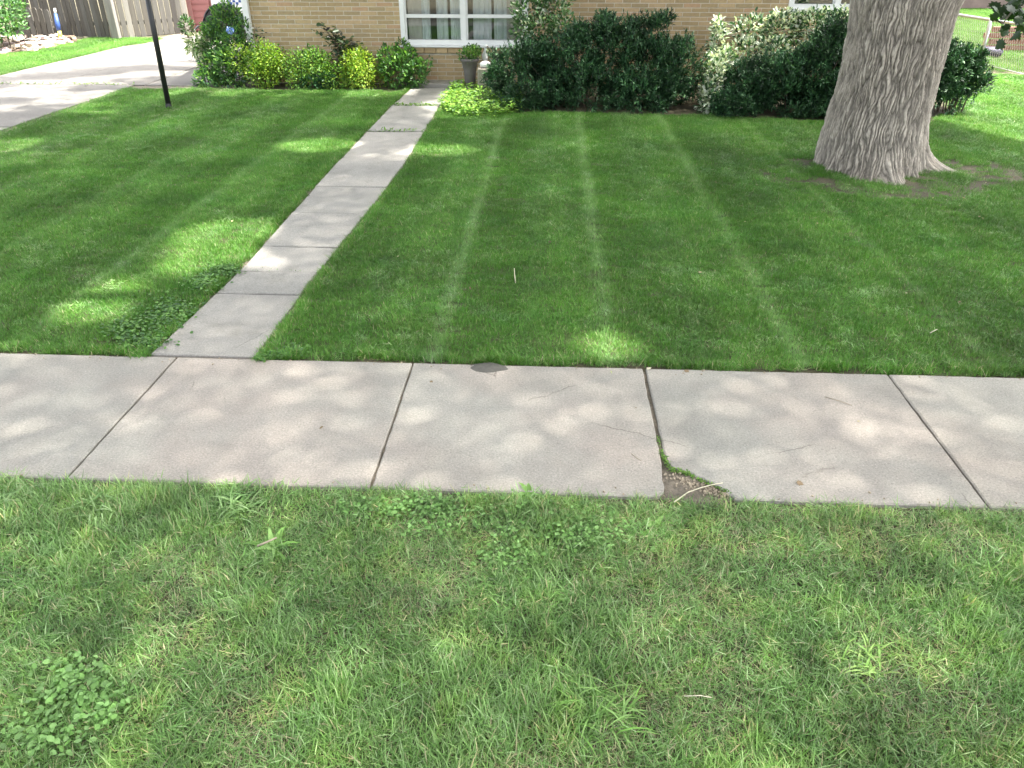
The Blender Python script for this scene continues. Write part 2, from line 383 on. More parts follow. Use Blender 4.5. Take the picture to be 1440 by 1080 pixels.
# driveway
drv = strip_base('driveway', -10.4, 0, -5.5, 22.8)
XE = -7.33
DY = [.5, 3.8, 7.1, 10.4, 13.93, 16.9, 19.6, 22.8]
for i in range(len(DY)-1):
    y0, y1 = DY[i]+.012, DY[i+1]-.012
    xs = [(-10.38, -8.8), (-8.8, XE)] if i < 4 else [(-10.36, -8.8), (-8.8, -7.15), (-7.15, -5.5)]
    for a, b in xs:
        a += .008; b -= .008
        if i == 6 and a < -10: y1b = y1; pts = [(a+.15, y0), (b, y0), (b, y1), (a+1.0, y1)]
        else: pts = [(a, y0), (b, y0), (b, y1), (a, y1)]
        link('slab', slab_mesh('slab', pts, top=ZS+random.uniform(-.004, .006)), M['drive'], drv)
# cracks in the driveway filled with weeds appear as thin dark soil seams between the slabs (real gaps above)

# dirt hollow in the missing corner, and a thin dark disc laid on the slab
def mound(name, cx, cy, rx, ry, h, z0, mat, seed=0, n_=26, rings=5):
    bm = bmesh.new(); R = []
    c0 = bm.verts.new((cx, cy, z0+h))
    for k in range(1, rings+1):
        f_ = k/rings
        R.append([bm.verts.new((cx+rx*f_*math.cos(a)*(1+.09*math.sin(3*a+seed)+.05*math.sin(7*a+2*seed)), cy+ry*f_*math.sin(a)*(1+.08*math.sin(4*a+seed)),
                  z0+h*(1-f_**2)-(.002 if k == rings else 0)+random.uniform(-.1, .1)*h*(k < rings))) for a in [2*math.pi*j/n_ for j in range(n_)]])
    for j in range(n_): bm.faces.new((c0, R[0][j], R[0][(j+1) % n_]))
    for q, r_ in zip(R, R[1:]):
        for j in range(n_): bm.faces.new((q[j], r_[j], r_[(j+1) % n_], q[(j+1) % n_]))
    return link(name, bm_mesh(name, bm, True), mat)
tag(mound('dirt_hollow', .70, 2.88, .2, .15, .012, .005, M['dirt'], 1), kind='structure')
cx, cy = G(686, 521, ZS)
M['darkish'] = plain('darkish', (.085, .08, .068), .9, var=.25, scale=40, bmp=.3)
tag(mound('darkish_patch', cx, cy+.035, .115, .062, .004, ZS+.001, M['darkish'], 2, n_=44), 'thin dark patch on the sidewalk edge under the lawn', 'mud patch')

# ------------------------------------------------------------ grass (geometry-node scatter of blade clumps)
def clump_mesh(name, n_, rad, l0, l1, w0, w1, lean, palette, weights, seg=3, flat=0.1, jit=.18):
    r = rad*np.sqrt(rng.random(n_)); a = rng.random(n_)*2*np.pi
    base = np.stack([r*np.cos(a), r*np.sin(a), np.zeros(n_)], 1)
    L_ = rng.uniform(l0, l1, n_); W = rng.uniform(w0, w1, n_); hd = rng.random(n_)*2*np.pi
    le = np.abs(rng.normal(0, lean, n_))+.05
    fl = rng.random(n_) < flat; le[fl] = rng.uniform(1.1, 1.5, fl.sum())
    base[:, 2] += np.where(fl, rng.uniform(.004, .03, n_), -.004)
    cur = rng.uniform(.2, 1.1, n_); cur[fl] = rng.uniform(-.2, .3, fl.sum())
    dx = np.cos(hd); dy = np.sin(hd); sx = -dy; sy = dx
    V_ = []; 
    p_ = base.copy(); ang = le.copy()
    ts = np.linspace(0, 1, seg+1)
    for k in range(seg+1):
        wk = W*(1-ts[k]**1.6)*.5*(.75+.5*min(1, ts[k]*3)) if k < seg else W*0
        if k < seg:
            V_.append(p_+np.stack([sx*wk, sy*wk, wk*0], 1)); V_.append(p_-np.stack([sx*wk, sy*wk, wk*0], 1))
        else: V_.append(p_.copy())
        st = L_/seg
        p_ = p_+np.stack([np.sin(ang)*dx*st, np.sin(ang)*dy*st, np.cos(ang)*st], 1)
        ang = np.minimum(ang+cur/seg, 1.75)
    V_ = np.stack(V_, 1); kk = 2*seg+1
    tf = []
    for k in range(seg-1): tf += [(2*k, 2*k+1, 2*k+3), (2*k, 2*k+3, 2*k+2)]
    tf.append((2*seg-2, 2*seg-1, 2*seg)); tf = np.array(tf)
    col = pick(palette, n_, jit, weights)
    f = tf[None]+(np.arange(n_)*kk)[:, None, None]
    v = V_.reshape(-1, 3); v[:, 2] = np.maximum(v[:, 2], .001)
    return mesh_np(name, v, f.reshape(-1, 3), np.clip(np.repeat(col, kk, axis=0), .005, .9))
def make_coll(name, meshes, mat):
    c = bpy.data.collections.new(name)
    for i, me in enumerate(meshes):
        me.materials.append(mat); o = bpy.data.objects.new('%s_%02d' % (name, i), me); c.objects.link(o)
    return c
GREEN = [(.082, .215, .025), (.064, .18, .02), (.105, .25, .036), (.15, .24, .06), (.42, .38, .22)]
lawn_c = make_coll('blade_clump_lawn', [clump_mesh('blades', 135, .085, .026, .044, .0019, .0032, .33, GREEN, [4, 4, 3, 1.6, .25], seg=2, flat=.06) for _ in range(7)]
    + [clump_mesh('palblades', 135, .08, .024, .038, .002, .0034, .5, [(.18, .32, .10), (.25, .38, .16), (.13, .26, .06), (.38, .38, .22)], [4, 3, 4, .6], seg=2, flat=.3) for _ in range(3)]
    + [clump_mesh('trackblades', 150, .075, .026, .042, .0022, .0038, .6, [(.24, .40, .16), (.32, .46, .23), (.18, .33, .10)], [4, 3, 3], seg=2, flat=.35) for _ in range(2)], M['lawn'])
TG = [(.15, .28, .078), (.115, .235, .055), (.20, .33, .11), (.27, .38, .18), (.40, .37, .22), (.30, .29, .16)]
rough_c = make_coll('blade_clump_rough', [clump_mesh('rough', 76, .085, .026, .064, .0018, .0040, .66, TG, [4, 4, 3, 1.5, .75, .5], seg=3, flat=.22) for _ in range(9)]
                    + [clump_mesh('roughtuft', 50, .055, .05, .10, .0025, .0048, .45, TG, [3, 2, 4, 3, .2, .2], seg=3, flat=.05) for _ in range(2)]
                    + [clump_mesh('roughdry', 55, .085, .025, .055, .0014, .0026, .9, TG, [2, 2, 2, 2, 3, 3], seg=3, flat=.5) for _ in range(2)], M['rough'])
long_c = make_coll('blade_clump_edge', [clump_mesh('edgeb', 60, .05, .05, .085, .003, .0048, .6, GREEN, [4, 3, 4, 3, .7], seg=3, flat=.1) for _ in range(4)], M['lawn'])
def gn_scatter(name, pts, rot, scl, idx, coll, label):
    me = bpy.data.meshes.new(name); pts = np.asarray(pts, np.float32)
    me.vertices.add(len(pts)); me.vertices.foreach_set('co', pts.ravel())
    a = me.attributes.new('rot', 'FLOAT_VECTOR', 'POINT'); a.data.foreach_set('vector', np.asarray(rot, np.float32).ravel())
    a = me.attributes.new('scl', 'FLOAT_VECTOR', 'POINT'); a.data.foreach_set('vector', np.asarray(scl, np.float32).ravel())
    a = me.attributes.new('idx', 'INT', 'POINT'); a.data.foreach_set('value', np.asarray(idx, np.int32))
    o = link(name, me)
    ng = bpy.data.node_groups.new(name+'_scatter', 'GeometryNodeTree')
    ng.interface.new_socket('Geometry', in_out='INPUT', socket_type='NodeSocketGeometry')
    ng.interface.new_socket('Geometry', in_out='OUTPUT', socket_type='NodeSocketGeometry')
    N_ = ng.nodes; gi = N_.new('NodeGroupInput'); go = N_.new('NodeGroupOutput'); ip = N_.new('GeometryNodeInstanceOnPoints'); ci = N_.new('GeometryNodeCollectionInfo')
    ci.inputs['Collection'].default_value = coll; ci.inputs['Separate Children'].default_value = True; ci.inputs['Reset Children'].default_value = True
    def na(nm, ty):
        q = N_.new('GeometryNodeInputNamedAttribute'); q.data_type = ty; q.inputs['Name'].default_value = nm
        return [s for s in q.outputs if s.enabled and s.name == 'Attribute'][0]
    ip.inputs['Pick Instance'].default_value = True
    lk = ng.links.new
    lk(gi.outputs[0], ip.inputs['Points']); lk(ci.outputs[0], ip.inputs['Instance']); lk(na('idx', 'INT'), ip.inputs['Instance Index'])
    e2r = N_.new('FunctionNodeEulerToRotation'); lk(na('rot', 'FLOAT_VECTOR'), e2r.inputs[0]); lk(e2r.outputs[0], ip.inputs['Rotation'])
    lk(na('scl', 'FLOAT_VECTOR'), ip.inputs['Scale']); lk(ip.outputs[0], go.inputs[0])
    md = o.modifiers.new('scatter', 'NODES'); md.node_group = ng
    tag(o, label, 'grass', kind='stuff'); return o
TRX, TRY = 3.62, 8.95     # the big tree
def bed_line(x):
    return np.interp(x, [-2.2, -1.75, -1.0, -.85, 2.0, 4.0, 5.2, 5.9, 6.4, 7.], [12.6, 12.5, 12.1, 11.9, 11.75, 11.35, 11.3, 12.2, 13.6, 16])
def stripes(x):
    """mower passes: blades pushed towards or away from the street"""
    s = .2*np.sin((x+.25)*2*np.pi/1.05)+.12*np.sin(x*2*np.pi/.27)
    return s
TRACKS = [(-.69, 1), (.38, 1), (1.53, 1), (2.66, .6), (-.12, .25), (.95, .3), (-3.35, .7), (-4.45, .5), (-5.6, .5), (2.05, .25)]
def track(x, y):
    t_ = 0*x
    for q, (xi, am) in enumerate(TRACKS):
        t_ = np.maximum(t_, am*np.exp(-((x-xi-.025*np.sin(y*.8+q))/.078)**2)*np.clip(vn(y*.45+q*7, 0*x, q)*.9+.45, 0, 1))
    return t_
def lawn_points(x0, x1, y0, y1, dens, keep):
    h = dens**-.5; a, b = np.meshgrid(np.arange(x0, x1, h), np.arange(y0, y1, h))
    x = (a+rng.uniform(-.65, .65, a.shape)*h).ravel(); y = (b+rng.uniform(-.65, .65, a.shape)*h).ravel()
    k = keep(x, y); return x[k], y[k]
def edge_y(x): return YF+.062+.014*np.sin(x*5)+.02*vn(x*6, x*0, 4)
def lawn(name, x, y, label, coll=lawn_c, nvar=7, sc=(.85, 1.2), st=True):
    n_ = len(x); rot = np.zeros((n_, 3)); rot[:, 2] = rng.random(n_)*2*np.pi
    # lean applied in world axes through XYZ euler: spin first, then tip
    tk = track(x, y) if st else 0*x
    tip = (stripes(x) if st else 0)*(1-tk)-.25*tk+rng.normal(0, .1, n_)
    tipx = rng.normal(0, .1, n_)
    q = []
    cz, sz = np.cos(rot[:, 2]), np.sin(rot[:, 2])
    # small-angle: local tilt = Rz(-a)*(tip about x, tipx about y)
    rot[:, 0] = cz*tip+sz*tipx; rot[:, 1] = -sz*tip+cz*tipx
    s = rng.uniform(sc[0], sc[1], n_)*(.85+.3*vn(x*2.3, y*2.3, 9)); d = np.hypot(x, y)
    sxy = rng.uniform(.9, 1.1, n_)*np.interp(d, [4, 12, 25], [1, 1.1, 1.6])
    scl = np.stack([sxy, sxy, s], 1)
    idx = rng.integers(0, nvar, n_)
    if st:
        pp = np.clip(.05+.25*(fbm(x*1.1, y*1.1, 91)-.5), 0, .16)
        idx = np.where(rng.random(n_) < pp, rng.integers(7, 10, n_), idx)
    return gn_scatter(name, np.stack([x, y, np.zeros(n_)], 1), rot, scl, idx, coll, label)
def dens_keep(x, y):
    d = np.hypot(x, y); return rng.random(len(x)) < np.interp(d, [4, 8, 14, 25], [1, .9, .75, .5])
def bare(x, y):
    """thin spots round the trunk"""
    d = np.hypot((x-TRX), (y-TRY)*1.1); ang = np.arctan2(y-TRY, x-TRX)
    thin = (vn(x*3.5, y*3.5, 21) > .42) & (d < 1.35+.3*vn(x*2, y*2, 5)) & (y < TRY+.3)
    return (d > .5) & ~(thin & (rng.random(len(x)) < .78))
DN = 300
xr, yr = lawn_points(-1.8, 9.5, YF, 17, DN, lambda x, y: (x > np.interp(y, [4, 5.3, 7, 8.5, 10, 12, 14], [-1.77, -1.76, -1.70, -1.66, -1.69, -1.73, -1.75])+.055+.012*np.sin(y*7)+.01*np.sin(y*23)) & (y > edge_y(x)) & (y < bed_line(x)) & bare(x, y) & dens_keep(x, y) & (x < 1.2+y*.76))
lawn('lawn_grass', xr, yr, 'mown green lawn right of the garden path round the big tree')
def left_keep(x, y):
    return (x < np.interp(y, [4, 5.5, 8.5, 12.3, 14], [-2.39, -2.35, -2.43, -2.46, -2.42])-.055-.012*np.sin(y*6)) & (x > XE+.06) & (y > edge_y(x)) & (y < 13.62+.05*np.sin(x*3)) & dens_keep(x, y) & (x > -1.9-y*.62)
xl, yl = lawn_points(-7.4, -2.3, YF, 13.8, DN, left_keep)
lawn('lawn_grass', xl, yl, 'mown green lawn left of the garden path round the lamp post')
xs_, ys_ = lawn_points(-14, -10.2, 12, 21.8, 120, lambda x, y: (x < -10.46+np.maximum(0, y-19.6)*.3) & (x > -13.2+.0*y) & (y < 21.4) & ((x > -12.1) | (y < 18.2)))
lawn('lawn_grass', xs_, ys_, 'strip of sunlit grass between the driveway and the board fence', st=False, sc=(1., 1.6))
xs_, ys_ = lawn_points(6.2, 24, 16.5, 34, 45, lambda x, y: (x < 1.5+y*.72) & (x > y*.42-1))
lawn('lawn_grass', xs_, ys_, 'bright neighbouring lawn behind the wire fence', st=False, sc=(1.2, 1.8))
# street-side grass strip, long and mixed
def rough(x, y, name, label):
    n_ = len(x); bald = vn(x*2.6, y*2.6, 33)
    k = rng.random(n_) < np.where(bald > .8, .55, 1); x = x[k]; y = y[k]; n_ = len(x)
    typ = vn(x*3.1, y*3.1, 55)
    idx = rng.integers(0, 9, n_)
    idx = np.where((typ > .66) & (rng.random(n_) < .55), rng.integers(9, 11, n_), idx)
    dry = vn(x*2.2, y*2.2, 77); idx = np.where((dry > .55) & (rng.random(n_) < .6), rng.integers(11, 13, n_), idx)
    rot = np.stack([rng.normal(0, .16, n_), rng.normal(0, .16, n_), rng.random(n_)*6.28], 1)
    s = rng.uniform(.75, 1.15, n_)*(.7+.6*vn(x*4, y*4, 88)); sx = rng.uniform(.85, 1.15, n_)
    gn_scatter(name, np.stack([x, y, np.zeros(n_)], 1), rot, np.stack([sx, sx, s], 1), idx, rough_c, label)
x, y = lawn_points(-3.6, 4.0, .7, YN, 540, lambda x, y: (y < YN-.055-.02*vn(x*9, x*0, 3)) & (np.abs(x) < 1.0+y*1.0))
rough(x, y, 'verge_grass', 'long uneven grass verge in front of the sidewalk')
# longer blades that flop over the concrete edges
def edge_grass(pts, label, coll=None, nv=4):
    pts = np.array(pts); n_ = len(pts); rot = np.stack([rng.normal(0, .2, n_), rng.normal(0, .2, n_), rng.random(n_)*6.28], 1)
    sx = rng.uniform(.7, 1.1, n_)
    gn_scatter('edge_grass', np.column_stack([pts, np.zeros(n_)]), rot, np.stack([sx, sx, rng.uniform(.7, 1.05, n_)], 1), rng.integers(0, nv, n_), coll or long_c, label)
E_ = []
for k in range(420):
    x = random.uniform(-7, 6)
    if -2.42 < x < -1.7: continue
    E_.append((x, edge_y(np.array([x]))[0]+abs(random.gauss(0, .02))-.012))
for k in range(330):
    y = 4+10*random.random()**1.3
    E_.append((XR(y)+.045+abs(random.gauss(0, .02)), y)); E_.append((XL(y)-.05-abs(random.gauss(0, .02)), y))
edge_grass(E_, 'untrimmed grass along the lawn edges by the concrete')
x = rng.uniform(-3.4, 3.9, 380); edge_grass(np.stack([x, YN-.06-np.abs(rng.normal(0, .02, 380))], 1), 'untrimmed grass hanging over the street side of the sidewalk', rough_c, 13)

# ------------------------------------------------------------ the big tree
tree = empty('shade_tree', (TRX, TRY, 0))
tag(tree, 'massive leaning tree trunk with deeply furrowed grey bark on the right of the lawn', 'tree')
prof = []
for (py, xl_, xr_) in ((207, 1149, 1301), (166, 1163, 1304.5), (122, 1178, 1316), (78, 1186, 1327), (26, 1194, 1340), (0, 1196, 1351)):
    a = V(xl_, py, TRY); b = V(xr_, py, TRY); prof.append(((a[1]+b[1])/2, (a[0]+b[0])/2, (b[0]-a[0])/2*.985))
zs = [p_[0] for p_ in prof]; cxs = [p_[1] for p_ in prof]; rs = [p_[2] for p_ in prof]
zs = [-.15, 0.0]+zs[1:]+[2.1, 3.0]; cxs = [cxs[0]-.02, cxs[0]-.01]+cxs[1:]+[cxs[-1]+.13, cxs[-1]+.25]; rs = [rs[0]*1.02, rs[0]*1.0]+rs[1:]+[rs[-1]*1.1, rs[-1]*1.15]
NT, NZ = 640, 420
th = np.linspace(0, 2*np.pi, NT, endpoint=False); zz = np.concatenate([np.linspace(-.12, 1.9, NZ-60), np.linspace(1.91, 3.0, 60)])
TH, ZZ = np.meshgrid(th, zz)
Rr = np.interp(ZZ, zs, rs); CX = np.interp(ZZ, zs, cxs)-TRX
def dang(a, b): return (a-b+np.pi) % (2*np.pi)-np.pi
flare = 0
zc = np.maximum(ZZ, 0)
for (a0, wd, A, hh) in ((-12, .20, .40, .11), (-20, .30, .05, .2), (-84, .24, .26, .10), (-110, .16, .12, .08), (-100, .3, .06, .2), (-172, .2, .02, .12), (-150, .14, .10, .10), (-125, .12, .05, .12), (-50, .12, .07, .14), (60, .4, .06, .2), (120, .3, .04, .2)):
    flare = flare+A*np.exp(-(dang(TH, math.radians(a0))/wd)**2)*np.exp(-(zc/hh)**.9)
lob = .025*np.sin(3*TH+1.2+ZZ*.4)+.02*np.sin(5*TH+ZZ*.7)
# furrows: elongated interlaced cells
U_ = TH*.62; 
wx = (fbm(U_*5+10, ZZ*2.2, 3)-.5)*.12+(fbm(U_*18, ZZ*9, 5)-.5)*.045
def cells(u, z, su, sz, seed):
    gu = u/su; gz = z/sz; iu = np.floor(gu).astype(int); iz = np.floor(gz).astype(int)
    nu = int(round(2*np.pi*.62/su)); d1 = np.full(u.shape, 9.); d2 = np.full(u.shape, 9.)
    for a in (-1, 0, 1):
        for b in (-1, 0, 1):
            ju = iu+a; jz = iz+b
            px = ju+_h(ju % nu, jz, seed); pz = jz+_h(ju % nu, jz, seed+1)
            d = np.hypot((px-gu), (pz-gz)); m1 = d < d1
            d2 = np.where(m1, d1, np.minimum(d2, d)); d1 = np.where(m1, d, d1)
    return d2-d1
nu = 114; su = 2*np.pi*.62/nu
e1 = cells((U_+wx) % (2*np.pi*.62), ZZ, su, .34, 40)
furrow = np.clip(e1/.6, 0, 1)**.7
e2 = cells((U_+wx*.7) % (2*np.pi*.62), ZZ, su/2, .07, 60); fine = np.clip(e2/.5, 0, 1)
scar = np.exp(-((dang(TH, math.radians(-103))/.26)**2+((ZZ-1.72)/.26)**2))
fad = np.clip(1-scar*.75, .2, 1)
rr = Rr*.905+flare+lob*(1+flare)+furrow*.034*fad+fine*.006+scar*.05-np.exp(-((dang(TH, math.radians(-103))/.07)**2+((ZZ-1.74)/.10)**2))*.07
X_ = CX+rr*np.cos(TH); Y_ = rr*np.sin(TH)*.97+0*ZZ
v = np.stack([X_, Y_, ZZ], -1).reshape(-1, 3)
i = np.arange(NZ-1)[:, None]*NT; j = np.arange(NT)[None]; j2 = (j+1) % NT
f = np.stack([i+j, i+j2, i+NT+j2, i+NT+j], -1).reshape(-1, 4)
shade = np.clip(.30+.95*furrow*(.75+.25*fine), 0, 1.25)[..., None]*np.array([1., .985, .955])      # plate tops weathered paler; shade in the furrows is painted in as well
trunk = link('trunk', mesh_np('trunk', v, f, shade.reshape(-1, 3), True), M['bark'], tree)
limb_ends = []
for (a0, el, L0, r0) in ((20, 55, 9.6, .34), (110, 58, 9.2, .3), (185, 52, 10.2, .36), (265, 52, 10.4, .33), (320, 64, 9.5, .28), (150, 75, 10, .3)):
    a = math.radians(a0); e = math.radians(el); p_ = Vector((CX[-1, 0], 0, 2.7)); pts = [p_+Vector((0, 0, -.5))]; rad = [r0*1.05]
    d = Vector((math.cos(a)*math.cos(e), math.sin(a)*math.cos(e), math.sin(e)))
    for k in range(9):
        pts.append(p_.copy()); rad.append(r0*(1-k/10)); p_ = p_+d*(L0/8); d = (d+Vector((random.gauss(0, .12), random.gauss(0, .12), random.gauss(0.0, .08)))).normalized()
    bm = bmesh.new(); tube(bm, pts, rad, 14); me = bm_mesh('limb', bm, True)
    aa = me.attributes.new('tint', 'FLOAT_COLOR', 'POINT'); aa.data.foreach_set('color', np.full(len(me.vertices)*4, .85, np.float32))
    link('limb', me, M['bark'], tree); limb_ends += pts[4:]
# chosen sun spots on the ground; crown leaves above them are cut away
spots = []
def spot(px, py, wx_, wy_, k=1.):
    c = G(px, py); a = G(px+wx_, py); b = G(px, py-wy_); b2 = G(px, py+wy_)
    spots.append((c[0], c[1], math.dist(a, c), math.dist(b, b2)/2, k))
for s_ in ((140, 425, 54, 25, 1), (300, 345, 66, 34, 1), (255, 378, 30, 10, .5), (450, 207, 50, 8, 1), (620, 213, 48, 8, 1), (842, 488, 46, 22, 1), (1200, 603, 75, 22, .35), (1140, 590, 40, 12, .2),
           (372, 372, 30, 10, .6), (70, 222, 60, 10, .5), (130, 152, 30, 5, .8), (340, 132, 25, 3, .6), (650, 148, 45, 16, .85), (30, 503, 40, 7, .5), (545, 222, 40, 5, .4), (500, 172, 30, 5, .3), (240, 890, 60, 50, .25), (1235, 925, 70, 45, .3),
           (400, 140, 60, 3, .4), (420, 352, 30, 8, .35), (1330, 330, 90, 30, .18), (1100, 300, 70, 20, .12), (60, 780, 60, 30, .2), (840, 985, 60, 30, .25), (330, 715, 30, 10, .3), (130, 715, 30, 10, .3)):
    spot(*s_)
def lit(gx, gy):
    wob = .75+.5*vn(gx*3.5, gy*3.5, 101); p_ = np.zeros(len(gx))
    for (cx, cy, a, b, k) in spots:
        d = np.hypot((gx-cx)/a, (gy-cy)/b); p_ = np.maximum(p_, k*np.clip((1.25*wob-d)/.25, 0, 1))
    # open side yard on the right
    bl = np.interp(gx, [5.0, 5.3, 5.9, 7.2, 9], [13, 11.75, 10.25, 9.9, 9.8])+.35*(vn(gx*2.5, gy*2.5, 7)-.5)
    p_ = np.maximum(p_, (gy > bl)*(gx > 4.9)*1.)
    # driveway: broken light, beds by the house: mostly lit
    dr = (gx < -6.4) & (gy > 9)
    st = vn(gx*.9+3, gy*1.7, 12)*.65+vn(gx*2.4, gy*4, 13)*.35
    p_ = np.maximum(p_, dr*np.clip((st-.47)/.08, 0, 1)*.85)
    p_ = np.maximum(p_, ((gx < -10.6) & (gy > 12))*.95)
    bed = (gy > 12.9) & (gx < -2.3) & (gx > -6.4); p_ = np.maximum(p_, bed*np.clip((vn(gx*2.2, gy*3, 15)-.32)/.1, 0, 1)*.9)
    eu = (gy > 12.0) & (gx > 1.6) & (gx < 5); p_ = np.maximum(p_, eu*np.clip((vn(gx*2.6, gy*3, 16)-.40)/.1, 0, 1)*.9)
    return p_
# unseen crown, its leaves laid in even layers to smooth the shade below
_l = []
for k in range(9):
    h = .092; a_, b_ = np.meshgrid(np.arange(-13, 13, h), np.arange(-12, 12, h)); off = rng.random(2)*h; ro = rng.random()*1.5
    a_ = (a_+off[0]+rng.uniform(-.5, .5, a_.shape)*h).ravel(); b_ = (b_+off[1]+rng.uniform(-.5, .5, b_.shape)*h).ravel(); q = np.hypot(a_/12.9, b_/11.5) < 1-.06*rng.random(len(a_))
    _l.append(np.stack([a_[q], b_[q], np.full(q.sum(), k/9.)], 1))
_l = np.concatenate(_l); n_ = len(_l); rad = np.hypot(_l[:, 0]/1.12, _l[:, 1])
top = 14.5-4.2*(rad/11.5)**2; zb = 9.2+.6*(rad/11.5)
hz = zb+np.maximum(top-zb, .4)*(_l[:, 2]+rng.random(n_)/9)
gx = TRX+.5+_l[:, 0]-11.5*SUN.x/SUN.z; gy = TRY-.6+_l[:, 1]-11.5*SUN.y/SUN.z
hx = gx-TRX+hz*SUN.x/SUN.z; hy = gy-TRY+hz*SUN.y/SUN.z
P3 = np.stack([hx, hy, hz], 1)
kp = rng.random(n_) > lit(gx, gy)
P3 = P3[kp]; n_ = len(P3)
an = rng.random(n_)*6.28; D_ = np.stack([np.cos(an), np.sin(an), rng.normal(-.15, .25, n_)], 1)
Nn = unit(np.stack([rng.normal(0, .35, n_), rng.normal(0, .35, n_), np.ones(n_)], 1))
cr = scatter_leaves('crown', T_DIAMOND, P3, D_, Nn, rng.uniform(.066, .094, n_), rng.uniform(.060, .084, n_), pick([(.05, .12, .02), (.07, .14, .03), (.04, .09, .02)], n_))
link('crown', cr, M['crown'], tree)
# low bough that dips into the frame on the right
bp = []
bX, bZ = V(1432, 8, 9.6); o3 = Vector((bX-TRX, 9.6-TRY, bZ))
bm = bmesh.new(); tube(bm, [(.9, .1, 3.0), (2.2, .5, 3.1), (2.9, .6, 2.6), o3+Vector((.15, 0, .35)), o3+Vector((-.02, 0, .0)), o3+Vector((-.12, 0, -.2))], [.08, .05, .035, .02, .012, .006], 8)
me = bm_mesh('low_bough', bm, True); aa = me.attributes.new('tint', 'FLOAT_COLOR', 'POINT'); aa.data.foreach_set('color', np.full(len(me.vertices)*4, .85, np.float32))
lb = link('low_bough', me, M['bark'], tree)
n_ = 95
cxy = rng.normal(0, 1, (n_, 3))*np.array([.17, .16, .15])+np.array([o3.x+.06, o3.y, o3.z+.0])
px_ = []
keep = []
for q in cxy:
    a, b = project(q[0]+TRX, q[1]+TRY, q[2]); keep.append(a > 1398+max(0, (b-40))*.0 and b < 62)
cxy = cxy[np.array(keep)]; n_ = len(cxy)
an = rng.random(n_)*6.28; D_ = np.stack([np.cos(an)*.7, np.sin(an)*.7, rng.uniform(-1.0, .1, n_)], 1)
link('leaf', scatter_leaves('leaf', T_MAPLE, cxy, D_, np.stack([rng.normal(0, .5, n_), rng.normal(-.6, .4, n_), np.ones(n_)], 1), rng.uniform(.09, .14, n_), rng.uniform(.09, .14, n_), pick([(.015, .045, .01), (.022, .06, .012), (.04, .085, .018), (.16, .09, .04)], n_, weights=[4, 4, 2, .3])), M['leaf'], lb)
lb.children[0]['kind'] = 'stuff'

# ------------------------------------------------------------ the house
HY = 14.42; HX0 = V(357, 100, HY)[0]; HX1 = V(1296, 100, HY)[0]
house = empty('brick_house', ((HX0+HX1)/2, HY, 0)); hx0 = HX0-house.location.x; hx1 = HX1-house.location.x; OX = house.location.x
tag(house, 'low tan brick house with white framed windows behind the shrubs', 'house')
BR = .0685; BLN = .288
wx0 = V(565, 62, HY)[0]; wx1 = V(742, 62, HY)[0]; wz0 = V(650, 66, HY)[1]; wz1 = 2.05
vx0 = V(1108, 12, HY)[0]; vx1 = V(1245, 12, HY)[0]; vz0 = V(1150, 16, HY)[1]; vz1 = 2.05
wins = [(wx0, wx1, wz0, wz1), (vx0, vx1, vz0, vz1)]
HT = 2.7; DEP = 8.
bm = bmesh.new()
def seg(x0, x1, z0, z1):
    add_box(bm, ((x0+x1)/2-OX, .1, (z0+z1)/2), (x1-x0, .2, z1-z0))
xs = [HX0, wx0, wx1, vx0, vx1, HX1]
seg(HX0, wx0, -.1, HT); seg(wx0, wx1, -.1, wz0); seg(wx0, wx1, wz1, HT); seg(wx1, vx0, -.1, HT); seg(vx0, vx1, -.1, vz0); seg(vx0, vx1, vz1, HT); seg(vx1, HX1, -.1, HT)
wall = link('front_wall', bm_mesh('front_wall', bm), M['mortar'], house)
bm = bmesh.new()
add_box(bm, (hx0+.1, DEP/2+.1, HT/2), (.2, DEP-.2, HT)); add_box(bm, (hx1-.1, DEP/2+.1, HT/2), (.2, DEP-.2, HT)); add_box(bm, (0, DEP+.1, HT/2), (hx1-hx0, .2, HT))
link('side_wall', bm_mesh('side_wall', bm), M['brickwall'], house)
bm = bmesh.new(); e = .3
vv = [bm.verts.new(p_) for p_ in ((hx0-e, -e, HT), (hx1+e, -e, HT), (hx1+e, DEP/2, HT+1.7), (hx0-e, DEP/2, HT+1.7), (hx0-e, DEP+e, HT), (hx1+e, DEP+e, HT),
      (hx0-e, -e, HT+.12), (hx1+e, -e, HT+.12), (hx1+e, DEP/2, HT+1.82), (hx0-e, DEP/2, HT+1.82), (hx0-e, DEP+e, HT+.12), (hx1+e, DEP+e, HT+.12))]
for q in ((0, 3, 2, 1), (3, 4, 5, 2), (6, 7, 8, 9), (9, 8, 11, 10), (0, 1, 7, 6), (5, 4, 10, 11), (1, 2, 8, 7), (2, 5, 11, 8), (0, 6, 9, 3), (3, 9, 10, 4)): bm.faces.new([vv[k] for k in q])
link('roof', bm_mesh('roof', bm), M['shingle'], house)
def brick_mesh():
    bm = bmesh.new(); add_box(bm, (0, 0, 0), (1, .05, BR-.011), bevel=.0022); return bm_mesh('brick', bm)
brick_me = []
for mt in bricks_m:
    me = brick_mesh(); me.materials.append(mt); brick_me.append(me)
VIS = [(352, 566, -40, 88), (566, 662, 60, 122), (808, 1112, -40, 52), (985, 1042, 50, 80), (440, 500, 85, 100)]
cand = []
